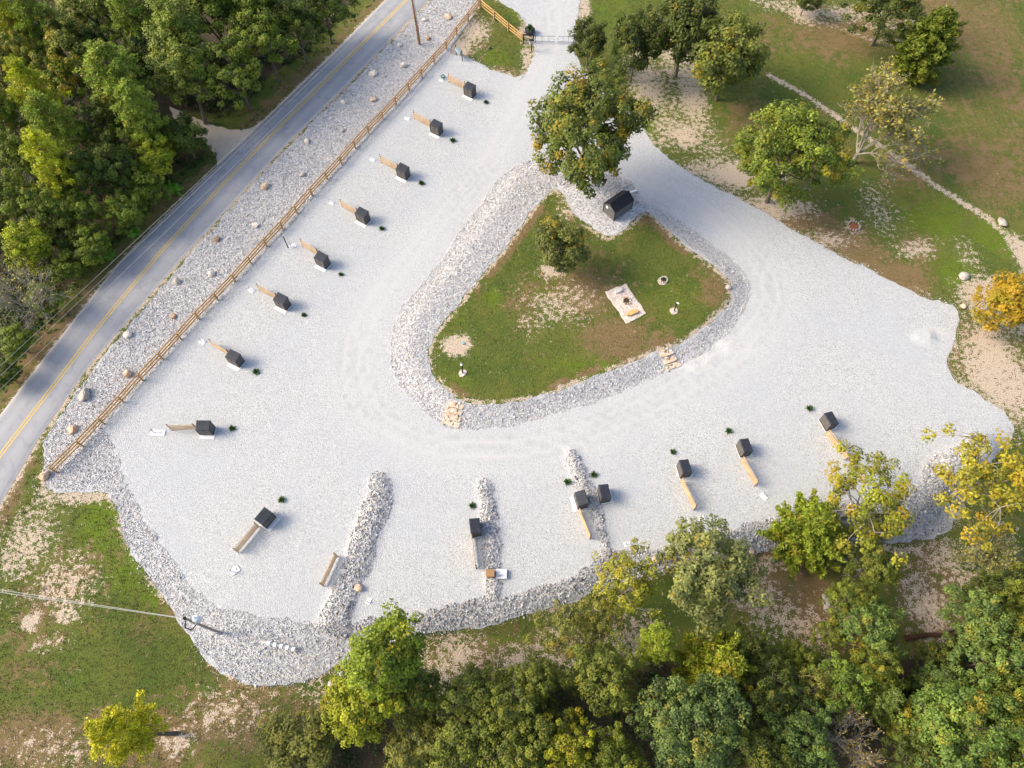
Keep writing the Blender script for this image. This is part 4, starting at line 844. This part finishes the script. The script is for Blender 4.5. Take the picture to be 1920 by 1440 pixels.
def bare(seed, H=9., R=4., leafy=1500, up=.55, lev=3, rmin=.016):
    r = np.random.default_rng(seed); ch = []; tips = []
    def grow(p, d, L, rad, lev):
        e = p+d*L; q = bez(p, e, r, 4, .02, .22); ch.append((q, np.linspace(rad, rad*.55, 4)))
        if lev == 0: tips.append(q); return
        m = r.integers(3, 5)
        for i in range(m):
            t = r.uniform(.45, 1.); s = q[min(3, int(t*3.99))]; nd = unit(d+r.normal(size=3)*.52+np.array([0, 0, .12])); grow(s, nd, L*r.uniform(.55, .8), max(rmin, rad*.5), lev-1)
    for i in range(7):
        a = i*.9+r.uniform(-.3, .3); e = r.uniform(up-.3, up+.75); grow(np.array([0, 0, H*.12]), np.array([math.cos(a)*math.cos(e), math.sin(a)*math.cos(e), math.sin(e)]), H*.33, .09, lev)
    ch.append((np.array([(0, 0, -.3), (0, 0, H*.08), (0, 0, H*.16)], float), [.2, .16, .12]))
    allp = np.vstack([c[0] for c in ch]); s = R/np.percentile(np.hypot(allp[:, 0], allp[:, 1]), 97); sz = H/allp[:, 2].max()
    ch = [(c[0]*np.array([s, s, sz]), c[1]) for c in ch]; tp = np.vstack([q for q in tips])*np.array([s, s, sz])
    pr = np.clip((tp[:, 2]/H)**2*(.4+.6*vnoise(tp[:, :2], .5, seed)), .02, None); k = r.choice(len(tp), leafy, p=pr/pr.sum())
    P = tp[k]+r.normal(size=(leafy, 3))*.14
    return ch, leaves(P, r.normal(size=(leafy, 3))+np.array([0, 0, .6]), .13, .6, r, np.clip(.5+r.normal(size=leafy)*.2, 0, 1), r.random(leafy))

PROTO = {}
def proto(kind, fn, H, R, bark, leaf, nm, cnm='crown'):
    ch, (V, F, T, A) = fn; tv, tf = qtubes(ch)
    tm = npmesh('trunk', tv, tf, True); tm.materials.append(M[bark]); cm = npmesh(cnm, V, F, False, {'tint': T, 'aut': A}); cm.materials.append(M[leaf])
    PROTO.setdefault(kind, []).append((tm, cm, H, R, nm))
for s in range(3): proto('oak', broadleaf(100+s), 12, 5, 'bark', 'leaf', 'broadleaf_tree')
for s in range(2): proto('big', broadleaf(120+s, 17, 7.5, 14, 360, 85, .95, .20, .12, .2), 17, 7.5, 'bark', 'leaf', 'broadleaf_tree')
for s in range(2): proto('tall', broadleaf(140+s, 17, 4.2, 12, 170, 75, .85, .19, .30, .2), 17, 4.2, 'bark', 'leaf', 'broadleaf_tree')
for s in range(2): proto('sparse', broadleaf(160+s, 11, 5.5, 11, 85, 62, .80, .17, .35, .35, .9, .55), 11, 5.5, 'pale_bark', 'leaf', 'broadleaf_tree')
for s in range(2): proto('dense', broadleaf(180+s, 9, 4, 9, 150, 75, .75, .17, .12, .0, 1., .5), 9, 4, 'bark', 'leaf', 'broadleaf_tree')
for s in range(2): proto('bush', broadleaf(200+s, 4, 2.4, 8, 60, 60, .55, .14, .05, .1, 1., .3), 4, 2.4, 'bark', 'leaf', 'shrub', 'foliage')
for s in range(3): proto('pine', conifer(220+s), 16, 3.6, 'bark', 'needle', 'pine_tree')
for s in range(2): proto('cedar', conifer(240+s, 9, 3.2, 'cedar'), 9, 3.2, 'bark', 'needle', 'cedar_tree')
proto('bare', bare(260, 9, 4, 700, .55, 4, .02), 9, 4, 'grey_bark', 'leaf', 'twiggy_tree'); proto('bare', bare(261, 9, 4, 500, .55, 4, .02), 9, 4, 'grey_bark', 'leaf', 'twiggy_tree')
proto('twig', bare(270, 9, 4, 4600, .8, 4, .018), 9, 4, 'grey_bark', 'leaf', 'twiggy_tree')
CF = {'pine': .62, 'cedar': .42, 'bush': .5, 'bare': .55, 'twig': .55}
ntree = 0; RF = {'pine': 1.12, 'tall': 1.15, 'dense': 1.05, 'sparse': 1.08, 'big': 1.0, 'twig': 1., 'bare': 1.05, 'bush': 1.}
def tree(kind, px, py, rp, h, col, aut, label, group=None, var=None, cf=None):
    global ntree
    rp *= RF.get(kind, 1.1); up = h*(cf or CF.get(kind, .58)); x, y, z, k = GT(px, py, up); R = rp*k/FPX
    pr = PROTO[kind]; tm, cm, H0, R0, nm = pr[ntree % len(pr) if var is None else var]; ntree += 1
    t = thing(nm, (x, y, z-.1), random.uniform(0, 6.28), label, 'shrub' if kind == 'bush' else 'tree', group)
    s = R/R0; t.scale = (s, s, h/H0)
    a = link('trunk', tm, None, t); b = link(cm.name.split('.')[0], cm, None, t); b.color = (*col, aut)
    return t
DG, MG, GG, YG, PG, PY, OL, CD, OR, DK = (.036,.050,.010), (.060,.080,.012), (.071,.088,.017), (.13,.145,.013), (.105,.135,.026), (.19,.20,.016), (.092,.100,.026), (.060,.082,.012), (.20,.135,.012), (.022,.036,.010)
WN, WS, LG = 'trees of the wood beyond the road', 'trees of the lower right wood', 'trees around the lot'
for a in [  # the wood beyond the road
 ('pine',218,150,58,17,PG,.12,'tall pale green pine in the middle of the roadside wood, sunlit on top'), ('pine',262,215,46,15,PG,.08,'smaller pale pine just below right of the tallest pale pine'), ('pine',70,180,46,17,PY,.15,'bright yellow green pine near the left edge of the roadside wood'),
 ('pine',110,245,46,16,PG,.12,'mid green pine right below the bright left edge pine'), ('pine',98,312,46,16,PY,.15,'yellow sided round pine in the left part of the roadside wood'), ('pine',22,50,46,18,PY,.35,'golden lit pine in the upper left corner of the photo'),
 ('pine',85,62,42,17,PG,.15,'pale green pine just right of the golden corner pine'), ('oak',122,152,42,13,MG,.42,'orange flecked tree between two bright pines in the roadside wood'), ('pine',245,45,42,16,PG,.05,'soft green pine at the top edge above the tall pale pine'),
 ('tall',340,85,46,17,GG,.06,'tall green tree at the top of the wood, left of the dark round one'), ('tall',345,150,40,14,GG,.04,'green tree above the mouth of the dirt driveway'), ('oak',437,130,56,13,GG,.03,'broad dark green tree on the bank above the dirt driveway'),
 ('oak',497,75,50,13,MG,.05,'leafy green tree on the wood edge halfway up the road'), ('oak',555,45,44,12,DG,.04,'dark tree on the wood edge close to the top of the road'), ('oak',605,15,42,11,DG,.03,'last dark tree of the roadside wood at the top of the road'),
 ('tall',395,25,44,16,GG,.06,'green tree at the top edge, above the broad bank tree'), ('tall',470,5,44,16,MG,.08,'yellow green tree cut by the top edge, third from the road'), ('tall',300,10,42,16,GG,.05,'green tree cut by the top edge, right of the soft green pine'),
 ('tall',165,25,44,16,OL,.12,'olive tree at the top edge between two pale pines'), ('oak',180,95,36,13,DG,.12,'dark tree in the gap left of the tallest pale pine'), ('oak',290,110,40,12,DK,.02,'deep green tree in the shade right of the tallest pale pine'),
 ('dense',345,255,36,8,DG,.03,'dark rounded tree beside the dirt driveway mouth'), ('dense',290,288,38,8,YG,.03,'bright yellow green tree left of the driveway mouth'), ('oak',40,290,40,13,GG,.06,'mid green tree at the left edge below the bright pine'),
 ('oak',160,330,42,12,DG,.04,'dark tree right of the yellow sided round pine'), ('oak',215,310,44,11,DG,.04,'dark green tree in the centre of the lower roadside wood'), ('dense',270,350,34,7,MG,.05,'rounded green shrubby tree near the road, below the yellow green one'),
 ('dense',235,395,34,7,MG,.03,'low green tree close to the road, above two small bright bushes'), ('oak',150,392,40,9,MG,.05,'spreading green tree in the lower part of the roadside wood'), ('oak',95,385,40,11,GG,.06,'grey green tree left of the spreading lower tree'),
 ('oak',25,375,40,12,GG,.08,'grey green tree at the left edge of the lower roadside wood'), ('dense',55,460,38,9,YG,.06,'bright yellow green tree at the lower left end of the wood'), ('dense',172,458,34,6,MG,.04,'green bushy tree at the lower tip of the roadside wood'),
 ('bare',42,548,62,10,(.16,.15,.07),.1,'grey leafless tree at the left edge of the roadside wood'), ('dense',128,498,28,5,MG,.03,'green bushy tree right of the grey leafless tree'), ('oak',5,440,34,8,DG,.05,'dark tree above the grey leafless tree at the left edge'),
 ('oak',10,220,40,14,MG,.18,'yellowish tree at the left edge between two bright pines'), ('oak',15,130,42,14,OL,.3,'golden olive tree at the left edge below the corner pine'), ('oak',190,240,40,12,DG,.06,'dark tree in the gap between the two middle pale pines'),
 ('oak',250,130,30,12,DG,.03,'dark small crown behind the tallest pale pine'), ('dense',120,440,32,7,DG,.03,'dark green bushy tree in the lower end of the wood'), ('oak',60,110,36,14,OL,.3,'golden tinted tree under the two upper left pines'), ('tall',130,90,36,15,OL,.2,'olive tree right of the upper left pale pine'),
 ('bush',327,354,14,2.2,(.07,.16,.02),0,'small bright green bush on the verge, upper one of two'), ('bush',252,438,11,1.8,(.07,.16,.02),0,'small bright green bush on the verge, lower one of two'), ('bush',207,478,11,1.6,(.07,.15,.02),0,'tiny green bush at the wood tip beside the road'),
 ('dense',30,640,30,5,MG,.03,'green shrub mass at the left edge under the thin wires'), ('dense',85,560,28,4.5,MG,.02,'green shrub right below the grey leafless tree'), ('dense',10,700,26,4,DG,.03,'lowest green shrub at the left edge beside the road')]:
    c_ = a[5]; tree(*a[:5], (c_[0]*1.2, c_[1]*1.3, c_[2]), a[6]*.8, a[7], group=WN)
for a in [  # trees around the lot
 ('dense',1105,75,33,9,DG,.02,'small dark dense tree hiding the right end of the gate',None,0), ('dense',1195,78,46,13,DG,.03,'dark round tree right of the entrance gate'), ('dense',1288,60,56,14,DG,.06,'dark tree right of the round gate tree at the top'), ('dense',1368,105,66,14,GG,.08,'grey green round tree in the row above the bare soil'),
 ('big',1103,238,104,19,(.060,.080,.017),.17,'largest oak with rust yellow tips, standing over the black shed',None,0), ('big',1482,284,92,17,(.078,.108,.016),.2,'broad yellow green tree in the patchy grass right of the drive',None,1), ('twig',1645,225,104,15,(.15,.15,.07),.34,'pale half leafless tree with golden twigs behind the yellow green tree'),
 ('cedar',1738,98,60,12,CD,.03,'dark green pointed cedar standing alone in the dry field'), ('oak',1672,12,66,12,DG,.10,'big dark tree at the top edge beside the lone cedar'), ('dense',1515,-6,26,6,DG,.05,'tree cut by the top edge with its trunk on pale soil'),
 ('dense',1895,568,50,8,OR,.55,'round golden orange tree at the right edge of the photo'), ('dense',1052,462,46,9,(.060,.072,.02),.14,'round dark tree alone on the grass island',None,0), ('pine',217,1368,62,17,(.27,.27,.018),.0,'lone yellow green pine with a bare leaning trunk at the lower left',None,2,.74)]:
    tree(*a[:8], group=LG, var=a[9] if len(a) > 9 else None, cf=a[10] if len(a) > 10 else None)
for a in [  # the lower right wood
 ('sparse',1618,940,88,10,(.125,.14,.018),.5,'see through yellowing tree overhanging the last slatted screen'), ('sparse',1842,900,98,12,(.15,.145,.02),.62,'open golden tree at the right edge over the stone bank'), ('sparse',1625,990,42,8,OL,.25,'thin olive tree on the bank under the yellowing tree'),
 ('cedar',1512,1010,72,9,(.085,.115,.014),.22,'spreading yellow topped cedar at the foot of the bank'), ('oak',1322,1075,84,12,(.10,.115,.045),.14,'pale grey green round tree on the bank below the lower right screens'), ('sparse',1175,1098,62,10,(.13,.14,.018),.35,'slim yellow tree on the bank left of the pale round tree'),
 ('tall',728,1232,60,17,(.095,.13,.012),.14,'tall yellow green tree over the lower end of the stone bank'), ('oak',690,1315,66,12,(.13,.15,.012),.12,'yellow tree below the tall yellow green tree'), ('oak',785,1295,48,10,MG,.10,'green tree right below the tall yellow green tree'),
 ('oak',640,1325,36,8,YG,.35,'small yellow tree left of the yellow lower tree'), ('dense',560,1395,62,6,OL,.08,'low dull green thicket tree at the bottom, right of the lone pine'), ('oak',890,1305,58,10,GG,.05,'grey green tree on the pale soil edge of the lower wood'),
 ('oak',965,1320,60,11,GG,.05,'grey green tree in the middle of the bottom wood'), ('oak',1010,1285,42,10,GG,.08,'small grey green tree above the middle of the bottom wood'), ('oak',870,1385,62,10,GG,.08,'green tree at the bottom edge below the pale soil'),
 ('oak',955,1410,56,11,GG,.12,'green tree cut by the bottom edge near the middle'), ('oak',1010,1385,54,11,GG,.14,'green tree with yellow tips at the bottom near the middle'), ('oak',1065,1400,50,11,YG,.35,'yellow flecked tree at the bottom edge, right of the middle'),
 ('oak',780,1400,60,8,OL,.1,'olive green tree at the bottom edge, right of the yellow group'), ('oak',1140,1265,56,12,GG,.12,'tall rounded grey green tree beside the dark gap in the wood'), ('sparse',1060,1185,54,8,OL,.25,'thin olive tree on the pale soil below the slim yellow tree'), ('sparse',1120,1150,44,7,OL,.2,'thin green tree by the bank foot left of the slim yellow tree'),
 ('pine',1228,1208,38,12,(.13,.17,.02),.05,'bright green young pine among darker trees'), ('cedar',1330,1240,64,11,(.10,.125,.014),.30,'yellow tipped cedar in the lower wood'), ('big',1295,1360,88,14,(.055,.085,.028),.12,'large green oak at the bottom, right of the dark gap'),
 ('oak',1150,1420,50,11,MG,.10,'green tree cut by the bottom edge beside the dark gap'), ('oak',1400,1215,38,9,DG,.05,'dark green tree above the lower wood, right of the yellow tipped cedar'), ('oak',1440,1290,54,11,DG,.05,'dark green tree in the centre of the lower right wood'),
 ('dense',1500,1232,28,6,MG,.03,'small round green tree on the edge of the bare ground'), ('oak',1590,1125,42,9,MG,.18,'yellow flecked tree standing on bare ground, lower right'), ('oak',1640,1062,40,9,GG,.12,'leafy tree on the dark grass below the bank'), ('oak',1630,1180,48,10,(.06,.095,.025),.18,'leafy green tree left of the pale bare strip'),
 ('oak',1555,1190,28,6,GG,.10,'thin green tree beside the grey stone block'), ('oak',1640,1250,46,10,MG,.28,'yellow spotted tree at the lower end of the pale bare strip'), ('oak',1575,1280,46,10,(.075,.115,.02),.05,'fresh green tree above the leafless grey tree'), ('sparse',1520,1290,40,9,OL,.1,'thin olive tree left of the fresh green tree'),
 ('cedar',1640,1310,40,9,(.07,.10,.03),.10,'feathery grey green cedar in the lower wood'), ('cedar',1702,1355,42,9,(.09,.12,.03),.15,'feathery yellow green cedar right of the leafless grey tree'), ('bare',1598,1385,62,9,(.20,.15,.06),.8,'leafless grey tree with orange leaves at the bottom edge'), ('cedar',1740,1290,38,8,(.05,.08,.03),.05,'feathery dark cedar in the lower right wood'),
 ('oak',1500,1375,58,11,(.045,.075,.02),.06,'dark green tree left of the leafless grey tree'), ('oak',1405,1420,60,11,GG,.12,'green tree cut by the bottom edge, right of the large oak'), ('oak',1838,1165,52,11,(.065,.10,.03),.12,'leafy green tree right of the pale bare strip'), ('oak',1860,1240,60,13,(.06,.095,.025),.22,'yellow flecked green tree near the right edge of the wood'),
 ('big',1800,1370,88,14,(.065,.105,.024),.22,'broad bright green tree in the lower right corner wood'), ('oak',1890,1400,60,13,(.075,.11,.02),.35,'yellow tipped tree in the bottom right corner'), ('oak',1895,1315,52,13,MG,.15,'green tree at the right edge above the bottom corner'), ('oak',1905,1120,42,11,MG,.25,'dark edged tree at the right edge below the twiggy one'),
 ('twig',1858,1045,66,8,(.14,.15,.07),.25,'pale twiggy tree on the sandy ground at the right edge'), ('oak',1850,1110,36,9,DG,.08,'dark green tree below the pale twiggy tree'), ('oak',1720,1420,50,10,DG,.08,'dark tree at the bottom edge left of the bright corner tree'), ('oak',1900,1190,44,12,MG,.2,'green tree at the right edge beside the yellow flecked one'), ('dense',1765,1235,34,6,DG,.05,'low dark tree at the lower end of the bare strip')]:
    tree(*a[:6], a[6]*.62, a[7], group=WS)

# undergrowth below the woods, grass tufts on the open ground
def scatter(n, x0, x1, y0, y1, test):
    P = np.c_[rng.uniform(x0, x1, n), rng.uniform(y0, y1, n)]; return P[test(P)]
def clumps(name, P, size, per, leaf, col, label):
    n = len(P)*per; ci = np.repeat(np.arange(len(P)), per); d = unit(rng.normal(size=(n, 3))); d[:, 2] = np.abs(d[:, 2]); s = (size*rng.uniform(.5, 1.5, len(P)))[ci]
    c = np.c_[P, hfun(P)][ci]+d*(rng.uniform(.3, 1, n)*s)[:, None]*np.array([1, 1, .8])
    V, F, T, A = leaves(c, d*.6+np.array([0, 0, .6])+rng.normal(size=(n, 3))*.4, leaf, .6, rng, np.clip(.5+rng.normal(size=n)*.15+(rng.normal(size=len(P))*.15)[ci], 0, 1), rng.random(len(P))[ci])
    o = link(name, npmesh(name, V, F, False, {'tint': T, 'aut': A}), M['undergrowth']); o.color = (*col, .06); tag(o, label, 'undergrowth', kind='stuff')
ok = lambda q, e: (lambda P: (sdist(P, q) > e) & (sdist(P, ROAD) < -1.2) & (sdist(P, LOT) < -.5) & (vnoise(P, .22, 61) > .33))
clumps('undergrowth', scatter(9000, -95, -15, 40, 125, lambda P: ok(DARKP[0], -.5)(P) & (ldist(P, GP([(300,180),(345,225),(420,262)])) > 2.2)), .95, 26, .17, (.020,.036,.008), 'dark leafy undergrowth of the wood beyond the road')  # leaf colour darkened to paint deeper shade into the gaps between crowns
clumps('undergrowth', scatter(3200, -30, 60, -8, 34, ok(DARKP[1], 0)), .8, 26, .16, (.016,.028,.008), 'dark leafy undergrowth of the lower right wood')  # shade under the crowns put into this darker leaf colour too
VG2 = GP([(400,225),(452,242),(500,215),(640,78),(770,-50),(740,-80),(600,60),(470,195)])
VG = GP([(-80,760),(60,640),(150,520),(240,420),(330,330),(395,285),(407,300),(330,375),(235,470),(140,590),(80,668),(-60,885)])
clumps('weeds', scatter(4200, -75, -25, 30, 95, lambda P: (sdist(P, VG) > -.4) & (ldist(P, RL) > 1.1) & (vnoise(P, .5, 62) > .3)), .30, 14, .11, (.060,.085,.018), 'low green weeds on the verge between the wood and the road')
clumps('weeds', scatter(3000, -65, -10, 70, 130, lambda P: (sdist(P, VG2) > -.3) & (ldist(P, RL) > 1.3) & (vnoise(P, .5, 63) > .3)), .34, 14, .12, (.055,.070,.020), 'low dull weeds on the verge above the dirt driveway')
def tufts(name, P, label):
    a = ground_attrs(P); k = (a['dirt']+(vnoise(P, 1.6, 70)-.5)*.9 < .42) & (a['dark'] < .4); P = P[k]; br, lu = a['brown'][k], a['lush'][k]
    n = len(P); m = 4; ci = np.repeat(np.arange(n), m); ang = rng.uniform(0, 6.28, n*m); h = rng.uniform(.06, .16, n*m); o = rng.uniform(.02, .10, n*m)
    c = np.c_[P, hfun(P)][ci]; dx = np.c_[np.cos(ang), np.sin(ang), np.zeros(n*m)]; s = np.c_[-np.sin(ang), np.cos(ang), np.zeros(n*m)]*.045
    V = np.stack([c+dx*o[:, None]-s, c+dx*o[:, None]+s, c+dx*(o+.10)[:, None]+np.array([0, 0, 1])*h[:, None]], 1).reshape(-1, 3)
    F = np.arange(len(V)).reshape(-1, 3); q = lambda v: np.repeat(np.clip(v+rng.normal(size=n)*.2, 0, 1)[ci], 3)
    tag(link(name, npmesh(name, V, F, False, {'brown': q(br), 'lush': q(lu), 'rnd': np.repeat(rng.random(n*m), 3)}), M['grass']), label, 'grass', kind='stuff')
isl = scatter(16000, -12, 38, 35, 80, lambda P: sdist(P, ISL_IN) > .4); tufts('grass', isl, 'short grass tufts on the grass island')
opn = lambda P: (sdist(P, LOT) < -.35) & (sdist(P, ROAD) < -1.)
tufts('grass', scatter(26000, -60, 10, -3, 40, opn), 'short grass tufts on the lower left slope'); tufts('grass', scatter(52000, 2, 92, 25, 122, lambda P: opn(P) & ~inside(P, ISL_OUT)), 'short grass tufts in the patchy field right of the lot')
tufts('grass', scatter(6000, -14, 12, 96, 122, opn), 'short grass tufts of the entrance lawn')
